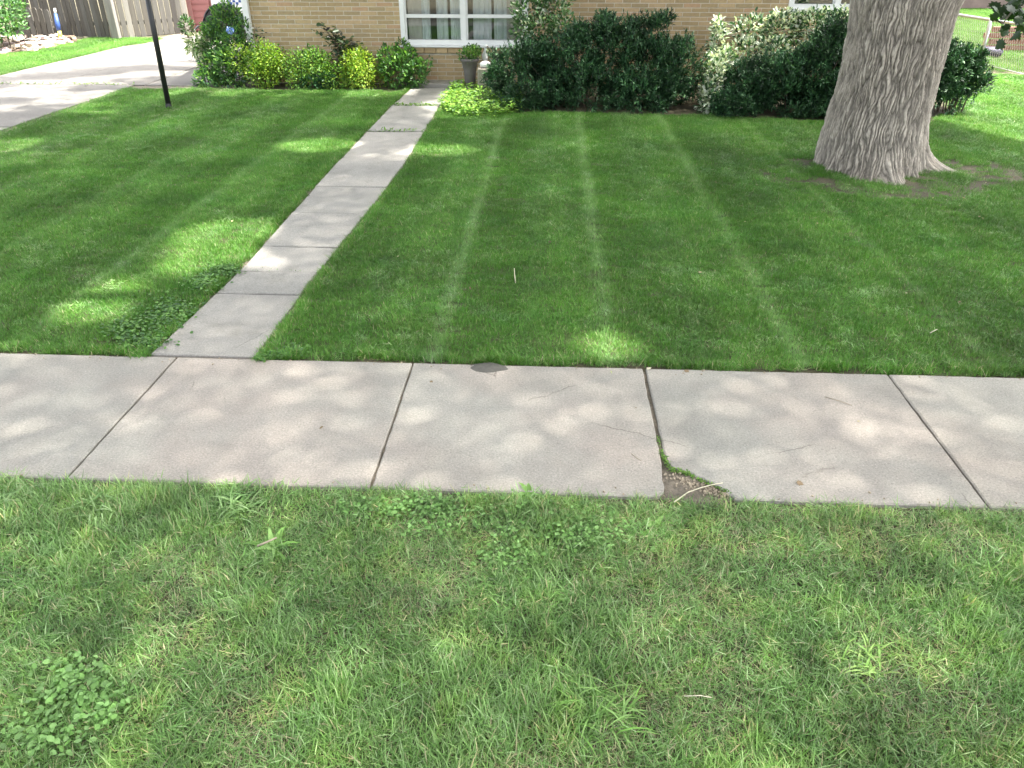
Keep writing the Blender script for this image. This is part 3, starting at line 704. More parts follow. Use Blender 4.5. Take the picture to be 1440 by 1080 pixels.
for r in range(26):
    z = .006+r*BR+BR/2
    if z > 1.72: break
    off = (r % 2)*BLN/2+random.uniform(-.006, .006); x = HX0-off
    while x < HX1:
        a = max(x, HX0+.002); b = min(x+BLN-.012, HX1-.002); x += BLN
        parts = [(a, b)]
        for (q0, q1, z0, z1) in wins:
            zlow = z0-.105 if q0 == wx0 else z0-.01
            if z+BR/2 > zlow and z-BR/2 < z1:
                np_ = []
                for (s0, s1) in parts:
                    if s1 <= q0-.004 or s0 >= q1+.004: np_.append((s0, s1))
                    else:
                        if s0 < q0-.03: np_.append((s0, q0-.006))
                        if s1 > q1+.03: np_.append((q1+.006, s1))
                parts = np_
        for (s0, s1) in parts:
            if s1-s0 > .03:
                px, py = project((s0+s1)/2, HY, z)
                vis = any(v0 < px < v1 and u0 < py < u1 for v0, v1, u0, u1 in VIS) and py > -8
                cand.append((vis, (s0+s1)/2-OX, z, s1-s0, py))
cand.sort(key=lambda c: (not c[0], abs(c[4]-40)))
rest = bmesh.new(); nb = 0
for (vis, x, z, ln, py) in cand:
    dy = .019+random.uniform(-.0015, .0015); rz = random.uniform(-.001, .001)
    if vis and nb < 290:
        o = link('brick', random.choices(brick_me, [3, 4, 3, 2, 1])[0], None, wall); o.location = (x, dy, z+rz); o.scale = (ln, 1, 1); nb += 1
    else: add_box(rest, (x, dy, z), (ln, .05, BR-.011), bevel=.002)
me = bm_mesh('bricks', rest)
for mt in bricks_m: me.materials.append(mt)
mi = np.repeat(rng.integers(0, 5, len(me.polygons)//26+1), 26)[:len(me.polygons)].astype(np.int32); me.polygons.foreach_set('material_index', mi)
o = bpy.data.objects.new('brickwork', me); COL.objects.link(o); o.parent = wall; o['kind'] = 'stuff'
# sill course: bricks laid with their faces sloping under the window
sx = wx0-.02
while sx < wx1+.02:
    bm = bmesh.new(); add_box(bm, (0, 0, 0), (BLN*.72-.01, .07, .083), bevel=.003); me = bm_mesh('sill_brick', bm)
    o = link('sill_brick', me, random.choice(bricks_m[:3]), wall); o.location = (sx+BLN*.36-OX, -.03, wz0-.056); o.rotation_euler = (-.18, 0, 0); sx += BLN*.72
def window(x0, x1, z0, z1, ncol, bars, name='window'):
    cx = (x0+x1)/2-OX
    W_ = empty(name, (cx, 0, 0)); W_.parent = house
    bm = bmesh.new(); w2 = (x1-x0)/2; fw = .075
    add_box(bm, (-w2+fw/2, .04, (z0+z1)/2+.03), (fw, .12, z1-z0-.06)); add_box(bm, (w2-fw/2, .04, (z0+z1)/2+.03), (fw, .12, z1-z0-.06))
    add_box(bm, (0, .04, z1-fw/2+.001), (2*w2-2*fw-.001, .118, fw))
    add_box(bm, (0, .04, z0+.03+.04), (2*w2-2*fw-.001, .116, .078))
    link('frame', bm_mesh('frame', bm), M['white'], W_)
    box('sill', (0, .0, z0+.014), (2*w2+.04, .2, .028), M['white'], W_, bevel=.003)
    cw = (2*w2-2*fw)/ncol
    for c_ in range(1, ncol):
        box('mullion', (-w2+fw+cw*c_, .045, (z0+.109+z1-fw)/2), (.075, .1, z1-fw-z0-.109), M['white'], W_)
    for c_ in range(ncol):
        xa = -w2+fw+cw*c_+(.0375 if c_ else 0); xb = -w2+fw+cw*(c_+1)-(.0375 if c_ < ncol-1 else 0)
        edges = [z0+.11]+bars+[z1-fw]
        sash = bmesh.new()
        for xx in (xa+.014, xb-.014): add_box(sash, (xx, .055, (z0+.11+z1-fw)/2), (.026, .05, z1-fw-z0-.113))
        for zb_ in bars: add_box(sash, ((xa+xb)/2, .055, zb_), (xb-xa-.056, .048, .055))
        link('sash', bm_mesh('sash', sash), M['white'], W_)
        for za, zb_ in zip(edges, edges[1:]):
            box('pane', ((xa+xb)/2, .06, (za+zb_)/2), (xb-xa-.05, .004, zb_-za-.01), M['glass'], W_)
    return W_
barz = V(650, 23, HY)[1]
window(wx0, wx1, wz0, wz1, 2, [barz])
window(vx0, vx1, vz0, vz1, 2, [1.75], 'window')
# rooms behind the glass, with drapes
bm = bmesh.new()
for (a, b, z0, z1) in wins:
    A, B = a-OX+.01, b-OX-.01
    for q in (((A, 1.4, z0), (B, 1.4, z0), (B, 1.4, z1), (A, 1.4, z1)), ((A, .2, z0), (A, 1.4, z0), (A, 1.4, z1), (A, .2, z1)), ((B, 1.4, z0), (B, .2, z0), (B, .2, z1), (B, 1.4, z1)),
              ((A, .2, z0), (B, .2, z0), (B, 1.4, z0), (A, 1.4, z0)), ((A, 1.4, z1), (B, 1.4, z1), (B, .2, z1), (A, .2, z1))):
        bm.faces.new([bm.verts.new(p_) for p_ in q])
link('room', bm_mesh('room', bm), M['room'], house)
def drape(x0, x1, z0, z1, mat, y=.16, amp=.02, fr=40):
    n_ = max(20, int((x1-x0)*90)); xx = np.linspace(x0, x1, n_); yy = y+amp*np.sin(xx*fr)+amp*.5*np.sin(xx*fr*2.3+1)
    v = np.concatenate([np.stack([xx, yy, xx*0+z0], 1), np.stack([xx, yy, xx*0+z1], 1)]); k = np.arange(n_-1)
    return link('curtain', mesh_np('curtain', v, np.stack([k, k+1, k+1+n_, k+n_], 1), None, True), mat, house)
px2x = lambda px: V(px, 40, HY)[0]-OX
drape(px2x(573), px2x(592), wz0+.02, wz1, M['beige'], .13, .006)
drape(px2x(592), px2x(604), wz0+.02, wz1, M['curtain'], .15, .02, 55)
drape(px2x(612), px2x(628), wz0+.02, wz1, M['curtain'], .26, .025, 60)
drape(px2x(632), px2x(646), wz0+.02, wz1, M['curtain'], .2, .02, 55)
drape(px2x(664), px2x(690), wz0+.02, wz1, M['curtain'], .22, .022, 60)
drape(px2x(694), px2x(712), wz0+.02, wz1, M['curtain'], .16, .02, 50)
drape(px2x(712), px2x(738), wz0+.02, wz1, M['beige'], .14, .015, 50)
# downpipe at the left corner
bm = bmesh.new(); pxa = V(345, 0, HY-.09)[0]-OX; pxb = V(354, 66, HY-.09)[0]-OX
add_box(bm, (pxb-.01, -.06, 1.42), (.105, .085, 2.5), bevel=.008); add_box(bm, (pxb-.01, -.14, .14), (.1, .2, .08), Quaternion((1, 0, 0), .5).to_matrix(), bevel=.008)
for z in (.9, 2.2): add_box(bm, (pxb-.01, -.055, z), (.13, .1, .03))
link('downpipe', bm_mesh('downpipe', bm), M['white'], house)
box('door_step', (V(600, 120, 14)[0]-OX, -.22, .02), (1.2, .42, .10), M['path'], house, bevel=.01)
bm = bmesh.new()
bm = None

# ------------------------------------------------------------ garage, boards, furniture at the back left
gy = 23.2
gar = empty('garage', (V(300, 40, gy)[0], gy, 0)); tag(gar, 'pink clapboard garage with a white door behind the corner shrub', 'garage')
gx0 = V(266, 20, gy)[0]-gar.location.x; gx1 = V(298, 20, gy)[0]-gar.location.x; gx2 = V(470, 20, gy)[0]-gar.location.x
box('body', ((gx0+gx2)/2, 2.55, 1.3), (gx2-gx0-.02, 4.98, 2.6), M['siding'], gar)
for k in range(14):
    bm = bmesh.new(); add_box(bm, (0, 0, 0), (gx1-gx0-.14, .02, .175), Quaternion((1, 0, 0), -.07).to_matrix())
    o = link('clapboard', bm_mesh('clapboard', bm), M['siding'], gar); o.location = ((gx0+gx1)/2+.03, .03, .12+k*.17)
box('corner_trim', (gx0+.04, .035, 1.3), (.13, .07, 2.56), M['sidetrim'], gar)
gd = empty('door', (0, 0, 0)); gd.parent = gar
for k in range(4):
    box('door_panel', ((gx1+gx2)/2, .02, .32+k*.56), (gx2-gx1-.06, .05, .54), M['gardoor'], gd, bevel=.01)
# small blue window decals on the door
for k in range(5):
    bm = bmesh.new(); add_box(bm, (0, 0, 0), (.07, .012, .06)); o = link('blue_mark', bm_mesh('blue_mark', bm), M['bluep'], gar)
    o.location = (V(321+k*4.2, 5, gy)[0]-gar.location.x, -.013, V(320, 1.5+3.2*(k % 2), gy)[1])

def board_fence(name, A, B, z1, bw, label, gap=.006, var=.03, lean=.012):
    A = Vector(A); B = Vector(B); L_ = (B-A).length; n_ = int(L_/bw); rz = math.atan2(B.y-A.y, B.x-A.x)
    root = empty(name, (A.x, A.y, 0), rz); tag(root, label, 'fence')
    ms = []
    for k in range(6):
        bm = bmesh.new(); hh = z1+random.uniform(-var, var); wv = random.uniform(-.006, .006)
        vs = [(-bw/2+gap, 0), (bw/2-gap-abs(wv), 0), (bw/2-gap, hh-.05), (bw/2-.035, hh), (-bw/2+.03, hh+random.uniform(-.012, .012)), (-bw/2+gap, hh-.04)]
        fr = [bm.verts.new((x, -.011, z)) for x, z in vs]; bk = [bm.verts.new((x, .011, z)) for x, z in vs]
        bm.faces.new(fr); bm.faces.new(bk[::-1])
        for q in range(6): bm.faces.new((fr[q], bk[q], bk[(q+1) % 6], fr[(q+1) % 6]))
        me = bm_mesh('board', bm); me.materials.append(woods[[0, 1, 0, 2, 1, 3][k]]); ms.append(me)
    for k in range(n_):
        o = bpy.data.objects.new('board', random.choices(ms, [4, 4, 4, 1.2, 4, 1.5])[0]); COL.objects.link(o); o.parent = root
        o.location = ((k+.5)*L_/n_, random.uniform(-.008, .008), random.uniform(.0, .03)); o.rotation_euler = (random.gauss(0, .01), random.gauss(0, lean), random.gauss(0, .02))
    for z in (.35, z1*.55, z1-.3): box('rail', (L_/2, .04, z), (L_, .05, .09), woods[1], root)
    for k in range(int(L_/2.4)+1): box('post', (min(k*2.4, L_-.05)+.05, .10, z1/2-.05), (.09, .07, z1), woods[1], root)
    return root
a = G(20, 58); b = G(104, 57.5); c_ = G(164, 54.5); d_ = G(272, 44)
board_fence('board_fence', (-14.6, 22.1), (V(164, 50, 21.4)[0], 21.35), 1.75, .145, 'weathered grey board fence leaning along the stone pile left of its bright post')
board_fence('board_fence', (V(166, 50, 21.4)[0], 21.35), (V(271, 44, 23)[0], 22.9), 1.8, .15, 'darker weathered board fence running from the bright post to the pink garage', lean=.006)
gp = V(163, 50, 21.2)[0]
o = box('fence_post', (0, 0, .95), (.2, .14, 1.9), woods[2], None, bevel=.012); o.location = (gp, 21.22, 0)
tag(o, 'pale sunlit wooden post where the two board fences meet', 'post')
board_fence('picket_fence', (V(22, 50, 20.9)[0], 20.9), (V(84, 52, 20.9)[0], 20.7), V(60, 13, 20.9)[1], .16, 'low grey picket section standing in front of the tall board fence', gap=.012, var=.03, lean=.02)
# blue and yellow tool
tool = empty('garden_tool', (V(85, 54, 20.3)[0], 20.3, 0)); tag(tool, 'blue and yellow garden tool leaning against the board fence', 'tool')
x0 = 0; dx = V(76, 12, 20.45)[0]-V(85, 54, 20.3)[0]; zt = V(76, 12, 20.45)[1]
bm = bmesh.new(); tube(bm, [(0, 0, .12), (dx*.35, .06, zt*.35)], [.05, .045], 10); link('grip', bm_mesh('grip', bm, True), M['yellow'], tool)
bm = bmesh.new(); tube(bm, [(dx*.3, .05, zt*.3), (dx*.55, .08, zt*.55), (dx*.85, .14, zt*.85)], [.04, .06, .04], 10); link('blade', bm_mesh('blade', bm, True), M['bluep'], tool)
bm = bmesh.new(); tube(bm, [(dx*.86, .14, zt*.86), (dx, .17, zt)], [.03, .025], 10); link('cap', bm_mesh('cap', bm, True), M['white'], tool)
# stone pile
pile = empty('stone_pile', (-13.3, 18.9, 0)); tag(pile, 'low pile of pale broken flagstones and bark in front of the board fence', 'stone pile')
sm = []
for k in range(8):
    bm = bmesh.new(); n_ = 7; pts = [(math.cos(2*math.pi*q/n_)*random.uniform(.7, 1.2)*.16, math.sin(2*math.pi*q/n_)*random.uniform(.6, 1.1)*.11) for q in range(n_)]
    t_ = random.uniform(.03, .06); up = [bm.verts.new((x, y, t_)) for x, y in pts]; dn = [bm.verts.new((x*1.05, y*1.05, 0)) for x, y in pts]
    bm.faces.new(up); bm.faces.new(dn[::-1])
    for q in range(n_): bm.faces.new((dn[q], dn[(q+1) % n_], up[(q+1) % n_], up[q]))
    me = bm_mesh('stone', bm); me.materials.append(stones_m[[0, 0, 1, 2, 3, 0, 1, 3][k]]); sm.append(me)
for k in range(170):
    px = random.uniform(-40, 104); lo = np.interp(px, [-40, 0, 45, 104], [83, 79, 73, 60]); hi = np.interp(px, [-40, 0, 40, 104], [55, 53, 53, 55])
    f_ = random.random(); py = lo*(1-f_)+hi*f_
    gxx, gyy = G(px, py)
    if gxx > -11.9 and gyy < 17: continue
    o = bpy.data.objects.new('stone', random.choice(sm)); COL.objects.link(o); o.parent = pile
    o.location = (gxx+13.3, min(gyy, 21.)-18.9, random.uniform(0, .14)*math.sin(f_*3.1)+.0); s_ = random.uniform(.6, 1.35); o.scale = (s_, s_, random.uniform(.7, 1.3))
    o.rotation_euler = (random.gauss(0, .18), random.gauss(0, .18), random.uniform(0, 6.28))
# garden chair: wide rounded back
ch = empty('garden_chair', (V(322, 70, 17.6)[0], 17.6, 0), .1); tag(ch, 'black metal garden chair with a wide rounded back behind the corner shrub', 'chair')
zb = V(320, 6, 17.6)[1]; rw = .46
bm = bmesh.new(); pr = []
for k in range(25):
    a = math.pi*k/24; pr.append((-rw*math.cos(a), .0+.06*math.sin(a), .46+(zb-.46)*math.sin(a)**.7))
tube(bm, pr, .022, 8); link('back_frame', bm_mesh('back_frame', bm, True), M['black'], ch)
bm = bmesh.new(); cc = [bm.verts.new(Vector(p_)+Vector((0, .0, -.01))) for p_ in pr]; bm.faces.new(cc); rx = bmesh.ops.extrude_face_region(bm, geom=bm.faces[:]); bmesh.ops.translate(bm, vec=(0, .012, 0), verts=[g for g in rx['geom'] if isinstance(g, bmesh.types.BMVert)])
link('back_panel', bm_mesh('back_panel', bm), M['iron'], ch)
box('seat', (0, -.25, .43), (.9, .5, .04), M['iron'], ch, bevel=.012)
for sx_ in (-1, 1):
    bm = bmesh.new(); tube(bm, [(sx_*.46, .02, .62), (sx_*.5, -.2, .66), (sx_*.5, -.46, .62), (sx_*.47, -.48, .42)], .02, 8); link('armrest', bm_mesh('armrest', bm, True), M['black'], ch)
    for yy in (-.46, .0):
        bm = bmesh.new(); tube(bm, [(sx_*.42, yy, .42), (sx_*.45, yy*1.1, .0)], .016, 8); link('leg', bm_mesh('leg', bm, True), M['black'], ch)

# ------------------------------------------------------------ lamp post
bx, by = G(238, 153); tpx = V(208, 0, by)
lp = empty('lamp_post', (bx, by, 0)); tag(lp, 'slim black lamp post standing in the left lawn near the driveway', 'lamp post')
lx = (tpx[0]-bx)/tpx[1]
bm = bmesh.new(); tube(bm, [(0, 0, -.05), (lx*2.1, 0, 2.1)], .038, 18); link('pole', bm_mesh('pole', bm, True), M['black'], lp)
bm = bmesh.new(); lathe(bm, [(.0, .0), (.06, .0), (.045, .05), (.04, .09)], 18, (0, 0, -.01)); link('base_collar', bm_mesh('base_collar', bm, True), M['black'], lp)
lan = bmesh.new(); lathe(lan, [(.03, 0), (.07, .03), (.1, .05)], 6, (lx*2.1, 0, 2.1)); lathe(lan, [(.13, .32), (.15, .33), (.03, .44), (.0, .47)], 6, (lx*2.1, 0, 2.1))
for k in range(6): a = k*math.pi/3; tube(lan, [(lx*2.1+.1*math.cos(a), .1*math.sin(a), 2.15), (lx*2.1+.13*math.cos(a), .13*math.sin(a), 2.43)], .008, 5)
ln_ = link('lantern', bm_mesh('lantern', lan), M['black'], lp)
bm = bmesh.new(); lathe(bm, [(.095, .055), (.122, .315)], 6, (lx*2.1, 0, 2.1)); link('pane', bm_mesh('pane', bm), M['glass'], ln_)

# ------------------------------------------------------------ wire fence, right
_a = G(1440, 108); fh = V(1440, 39, _a[1])[1]; _b = G(1343, 20, fh); A = Vector((*_a, 0)); B = Vector((*_b, 0)); A = A+(A-B).normalized()*.7; B = B+(B-A).normalized()*1.5; d = (B-A); LF = d.length; rz = math.atan2(d.y, d.x)
wf = empty('wire_fence', A, rz); tag(wf, 'galvanised wire mesh fence with a round top rail right of the big tree', 'fence')
bm = bmesh.new(); tube(bm, [(0, 0, fh), (LF, 0, fh)], .027, 10); link('top_rail', bm_mesh('top_rail', bm, True), M['galv'], wf)
bm = bmesh.new(); tube(bm, [(0, 0, .04), (LF, 0, .04)], .008, 6); link('tension_wire', bm_mesh('tension_wire', bm, True), M['galv'], wf)
xp = .3
while xp < LF:
    bm = bmesh.new(); tube(bm, [(xp, .03, -.1), (xp, .03, fh+.02)], .032, 10); link('post', bm_mesh('post', bm, True), M['galv'], wf); xp += 1.95
V_ = []; F_ = []; pit = .075
def rod(a, b, r=.0036):
    a = np.array(a); b = np.array(b); dd = unit((b-a)[None])[0]; s = unit(np.cross(dd, [0, 1, 0])[None])[0]*r; t_ = np.array([0, r, 0]); k = len(V_)
    for p_ in (a, b): V_.extend([p_+s, p_-s*.5+t_, p_-s*.5-t_])
    for q in range(3): F_.append((k+q, k+(q+1) % 3, k+3+(q+1) % 3, k+3+q))
x = 0.
while x < LF:
    nseg = int(fh/pit)
    for q in range(nseg):
        z0 = .03+q*pit; z1 = z0+pit; s = pit*.5 if q % 2 == 0 else 0
        rod((x+(0 if q % 2 == 0 else pit*.5), 0, z0), (x+s, .003, z1)); rod((x+pit-(0 if q % 2 == 0 else pit*.5), 0, z0), (x+pit-s, -.003, z1))
    x += pit
o = link('wire_mesh', mesh_np('wire_mesh', np.array(V_), np.array(F_)), M['galv'], wf); o['kind'] = 'stuff'
# neighbour's things beyond
nb_ = empty('neighbour_house', (13.5, 33, 0)); tag(nb_, 'grey brown neighbouring wall far behind the wire fence', 'house')
box('wall', (0, 3, 1.6), (9, 6, 3.2), M['far'], nb_); box('roof', (0, 3, 3.35), (9.8, 6.8, .3), M['shingle'], nb_)
box('window', (-2.5, -.012, 1.7), (1.2, .03, 1.1), M['white'], nb_); box('drain_trim', (-4.35, -.02, 1.6), (.2, .05, 3.1), M['stem'], nb_)
dk = empty('planter_bed', (*G(1425, 72), 0)); tag(dk, 'low reddish brick planter beyond the wire fence at the right edge', 'planter')
for r in range(4):
    for q in range(7):
        bm_o = link('brick', brick_me[0], None, dk); bm_o.scale = (.3, 2.2, 1.9); bm_o.location = (-.6+q*.31+(r % 2)*.15, 0, .07+r*.13)
red = plain('red_brick', (.26, .12, .10), .85, var=.2, scale=12)
rme = brick_mesh(); rme.materials.append(red)
for o in dk.children: o.data = rme
tp = bmesh.new(); add_box(tp, (0, 0, .1), (.4, .3, .2), bevel=.06); o = link('tarp_bundle', bm_mesh('tarp_bundle', tp, True), M['purple']); o.location = (*G(1392, 80), 0)
tag(o, 'small dark purple covered bundle on the grass behind the wire fence', 'bundle')

# ------------------------------------------------------------ shrubs
def lobes_points(lobes, n_, shell=.55):
    """sample points in a set of ellipsoids (cx,cy,cz,rx,ry,rz) and their outward directions"""
    vol = np.array([l[3]*l[4]*l[5] for l in lobes])**(2/3.); vol = vol/vol.sum()
    w_ = rng.choice(len(lobes), n_, p=vol); Lb = np.array(lobes)[w_]
    d_ = unit(rng.normal(0, 1, (n_, 3))); r = (shell+(1-shell)*rng.random(n_)**.6)[:, None]
    r = r*(1+.16*(vn(d_[:, 0]*3+w_, d_[:, 2]*3+d_[:, 1]*2, 3)-.5)[:, None]*2)
    P = Lb[:, :3]+d_*r*Lb[:, 3:]; k = P[:, 2] > .01
    return P[k], d_[k]
def shrub(name, label, cat, loc, lobes, n_, T, L0, L1, W0, W1, pal, wts=None, mat='leaf', up=.35, jit=.18, stems=6, shell=.55, group=None, cull=None, droop=0., tuft=0):
    root = empty(name, (loc[0], loc[1], 0)); tag(root, label, cat, group)
    P, d_ = lobes_points(lobes, n_, shell)
    if cull is not None:
        k = cull(P); P = P[k]; d_ = d_[k]
    if tuft:
        q = vn(P[:, 0]*5.5+P[:, 1]*3, P[:, 2]*6+P[:, 1]*4, 61) > rng.uniform(.22, .48, len(P)); P = P[q]; d_ = d_[q]
        m_ = len(P); kk = tuft; ax = unit(d_*.8+rng.normal(0, .45, (m_, 3))+np.array([0, 0, .45])); tcol = np.repeat(rng.uniform(.6, 1.45, m_), kk)
        al = rng.uniform(-.5, 1, (m_, kk, 1))*.11
        P = (P[:, None]+ax[:, None]*al+rng.normal(0, .010, (m_, kk, 3))).reshape(-1, 3); d_ = unit(np.repeat(ax, kk, 0)*.9+rng.normal(0, .5, (m_*kk, 3))); q = P[:, 2] > .01
        P = P[q]; d_ = d_[q]; tcol = tcol[q]
    m_ = len(P)
    D_ = unit(d_+rng.normal(0, .55 if not tuft else .2, (m_, 3))+np.array([0, 0, up-droop])); Nn = unit(d_*.5+np.array([0, 0, .9])+rng.normal(0, .35, (m_, 3)))
    s = rng.uniform(0, 1, m_)
    me = scatter_leaves('foliage', T, P, D_, Nn, L0+(L1-L0)*s, W0+(W1-W0)*s, np.clip(pick(pal, m_, jit, wts)*(tcol[:, None] if tuft else 1), .003, .9))
    link('foliage', me, M[mat], root)
    if stems:
        bm = bmesh.new()
        for k in range(stems):
            l = random.choice(lobes); q = Vector(l[:3])+Vector((random.uniform(-.5, .5)*l[3], random.uniform(-.5, .5)*l[4], random.uniform(0, .6)*l[5]))
            b = Vector((q.x*.6+random.gauss(0, .04), q.y*.6, -.02)); mid = b.lerp(q, .5)+Vector((random.gauss(0, .03), random.gauss(0, .03), .04))
            tube(bm, [b, mid, q], [.012, .009, .004], 5)
        link('stem', bm_mesh('stem', bm), M['stem'], root)
    return root
def pxlobe(px, py, rx, ry, Y, org, dy=None):
    """ellipsoid lobe whose centre shows at pixel (px,py) at depth Y, radii in pixels"""
    X, Z = V(px, py, Y); sc = Y/ (F0*ray(px, py)[1])*1.0
    sc = 1.0/F0*(Y*math.cos(PITCH)+ (H-Z)*math.sin(PITCH))
    return (X-org[0], Y-org[1], Z, rx*sc, (dy if dy else rx*sc*.8), ry*sc*1.08)
YEL = [(.24, .38, .04), (.18, .33, .04), (.34, .45, .06), (.10, .22, .03)]
GRN = [(.07, .17, .04), (.10, .23, .045), (.15, .3, .05), (.045, .12, .03)]
# corner shrub
o_ = (V(315, 100, 14.2)[0], 14.2)
Lb = [pxlobe(318, 45, 24, 26, 14.4, o_), pxlobe(302, 62, 22, 22, 14.3, o_), pxlobe(328, 72, 22, 28, 14.2, o_), pxlobe(305, 95, 24, 22, 14.1, o_), pxlobe(292, 113, 20, 12, 13.95, o_), pxlobe(325, 100, 24, 26, 14., o_), pxlobe(308, 22, 12, 12, 14.4, o_), pxlobe(334, 25, 10, 14, 14.4, o_), pxlobe(318, 14, 9, 12, 14.4, o_), pxlobe(345, 48, 8, 22, 14.3, o_), pxlobe(296, 40, 12, 9, 14.3, o_)]
shrub('corner_shrub', 'tall leafy green shrub at the house corner beside the downpipe', 'shrub', o_, Lb, 3600, T_OVAL, .05, .10, .028, .05, [(.10, .23, .06), (.16, .33, .075), (.055, .14, .055), (.25, .42, .1)], [4, 3, 4, 1.5], stems=10)
o_ = (V(280, 72, 14.3)[0], 14.3)
Lb = [pxlobe(280, 58, 14, 9, 14.3, o_), pxlobe(275, 66, 11, 8, 14.2, o_), pxlobe(288, 72, 9, 14, 14.2, o_), pxlobe(288, 92, 6, 10, 14.1, o_)]
shrub('variegated_shrub', 'drooping white and green variegated plant hanging over the driveway edge', 'plant', o_, Lb, 520, T_DIAMOND, .08, .16, .02, .035, [(.6, .62, .45), (.2, .33, .1), (.12, .24, .06)], [3, 2, 2], stems=4, droop=.8)
# blue flower head
bxx, bzz = V(323, 43, 13.85)
n_ = 90; d_ = unit(rng.normal(0, 1, (n_, 3))); P = d_*np.array([.05, .05, .045])
bf = empty('blue_flower', (bxx, 13.85, bzz)); tag(bf, 'single pale blue flower head in the corner shrub', 'flower')
link('petal', scatter_leaves('petal', T_DIAMOND, P, d_+rng.normal(0, .7, (n_, 3)), d_, .03, .025, pick([(.12, .2, .5), (.2, .3, .6)], n_)), M['leaf'], bf).__setitem__('kind', 'stuff')
bm = bmesh.new(); tube(bm, [(0, 0, 0), (.03, .1, -.25), (.03, .15, -bzz)], [.006, .007, .009], 5); link('stem', bm_mesh('stem', bm), M['stem'], bf)
# spireas
def spirea(pxc, pyc, w_, h_, label, Y=13.95, pal=YEL, wts=(3, 4, 2, 3), n_=4600, dens=1):
    o_ = (V(pxc, 120, Y)[0], Y); Lb = []
    for k in range(8):
        a = random.uniform(-1, 1); b = random.uniform(-1, 1)
        Lb.append(pxlobe(pxc+a*w_*.72, pyc+b*h_*.45-abs(a)*-4, w_*.46, h_*.56, Y+random.uniform(-.2, .2), o_, .26))
    return shrub('spirea_bush', label, 'shrub', o_, Lb, n_, T_OVAL, .03, .055, .018, .032, pal, wts, stems=10, shell=.4, group='low shrubs in the bed under the brick wall')
spirea(356, 94, 52, 36, 'bright yellow green bush next to the corner shrub')
spirea(438, 98, 46, 34, 'duller green bush in the middle of the bed below the dark rose stems', pal=[(.17, .32, .045), (.11, .24, .04), (.26, .38, .06), (.06, .16, .03)])
spirea(514, 99, 42, 34, 'yellowest bush of the bed between the rose stems and the dark leafy shrub', pal=[(.34, .45, .05), (.24, .40, .05), (.42, .50, .09), (.12, .26, .04)], wts=(4, 4, 2, 2))
o_ = (V(565, 120, 13.95)[0], 13.95)
Lb = [pxlobe(560, 100, 24, 24, 13.95, o_), pxlobe(548, 85, 18, 18, 14.05, o_), pxlobe(574, 88, 16, 18, 14., o_), pxlobe(585, 104, 16, 16, 13.9, o_), pxlobe(566, 72, 10, 12, 14.1, o_), pxlobe(597, 92, 10, 5, 13.9, o_)]
shrub('leafy_shrub', 'deep green leafy shrub at the left side of the garden path under the window', 'shrub', o_, Lb, 1900, T_OVAL, .045, .085, .028, .05, GRN, [4, 3, 2, 4], stems=8)
o_ = (V(445, 122, 13.8)[0], 13.8)
Lb = [pxlobe(440, 116, 18, 10, 13.75, o_), pxlobe(458, 112, 12, 9, 13.75, o_)]
shrub('low_plant', 'small dark blue green plant at the foot of the middle bush', 'plant', o_, Lb, 420, T_OVAL, .05, .08, .03, .045, [(.03, .09, .04), (.05, .13, .05)], stems=3)
# rose: arching stems with dark leaves
def arch(name, label, cat, base, tips, nleaf, pal, L0, L1, mat='leaf', sp=.07):
    root = empty(name, (base[0], base[1], 0)); tag(root, label, cat); bm = bmesh.new(); P = []; D_ = []
    for (tx, ty, tz) in tips:
        t_ = Vector((tx-base[0], ty-base[1], tz)); b = Vector((random.gauss(0, .04), 0, 0)); mid = b.lerp(t_, .5)+Vector((-t_.x*.25, 0, t_.z*.22))
        pts = [b, b.lerp(mid, .6)+Vector((0, 0, .03)), mid, mid.lerp(t_, .6)+Vector((0, 0, .04)), t_]; tube(bm, pts, [.01, .009, .007, .005, .003], 5)
        for k in range(nleaf):
            f_ = (.25+.75*random.random())*4; i_ = min(3, int(f_)); q = pts[i_].lerp(pts[i_+1], f_-i_)
            P.append(tuple(q+Vector((random.gauss(0, sp*.5), random.gauss(0, sp*.5), random.gauss(0, sp*.4))))); D_.append((random.gauss(0, 1), random.gauss(-.2, .7), random.gauss(0, .4)))
    link('stem', bm_mesh('stem', bm), M['stem'], root); P = np.array(P); D_ = np.array(D_); m_ = len(P)
    link('foliage', scatter_leaves('foliage', T_OVAL, P, D_, unit(rng.normal(0, .5, (m_, 3))+np.array([0, -.2, 1])), rng.uniform(L0, L1, m_), rng.uniform(L0, L1, m_)*.6, pick(pal, m_)), M[mat], root)
    return root
DK = [(.03, .06, .025), (.045, .09, .03), (.05, .05, .035), (.10, .15, .06)]
Yr = 14.1; base = (V(490, 120, Yr)[0], Yr)
arch('rose_bush', 'dark arching rose stems rising above the middle bush against the brick', 'plant', base,
     [(*[V(450, 38, Yr)[0], Yr], V(450, 38, Yr)[1]), (V(470, 45, Yr)[0], Yr-.05, V(470, 45, Yr)[1]), (V(495, 58, Yr)[0], Yr, V(495, 58, Yr)[1]), (V(480, 62, Yr)[0], Yr-.1, V(480, 62, Yr)[1]), (V(465, 55, Yr)[0], Yr, V(465, 55, Yr)[1]), (V(485, 80, Yr)[0], Yr-.1, V(485, 80, Yr)[1])], 40, DK, .08, .13, sp=.14)
base = (V(362, 120, Yr)[0], Yr)
arch('rose_bush', 'small dark sprig in front of the brick just right of the downpipe', 'plant', base, [(V(361, 38, Yr)[0], Yr, V(361, 38, Yr)[1]), (V(370, 48, Yr)[0], Yr, V(370, 48, Yr)[1]), (V(364, 55, Yr)[0], Yr, V(364, 58, Yr)[1])], 16, DK, .05, .08, sp=.07)
base = (V(590, 118, Yr)[0], Yr)
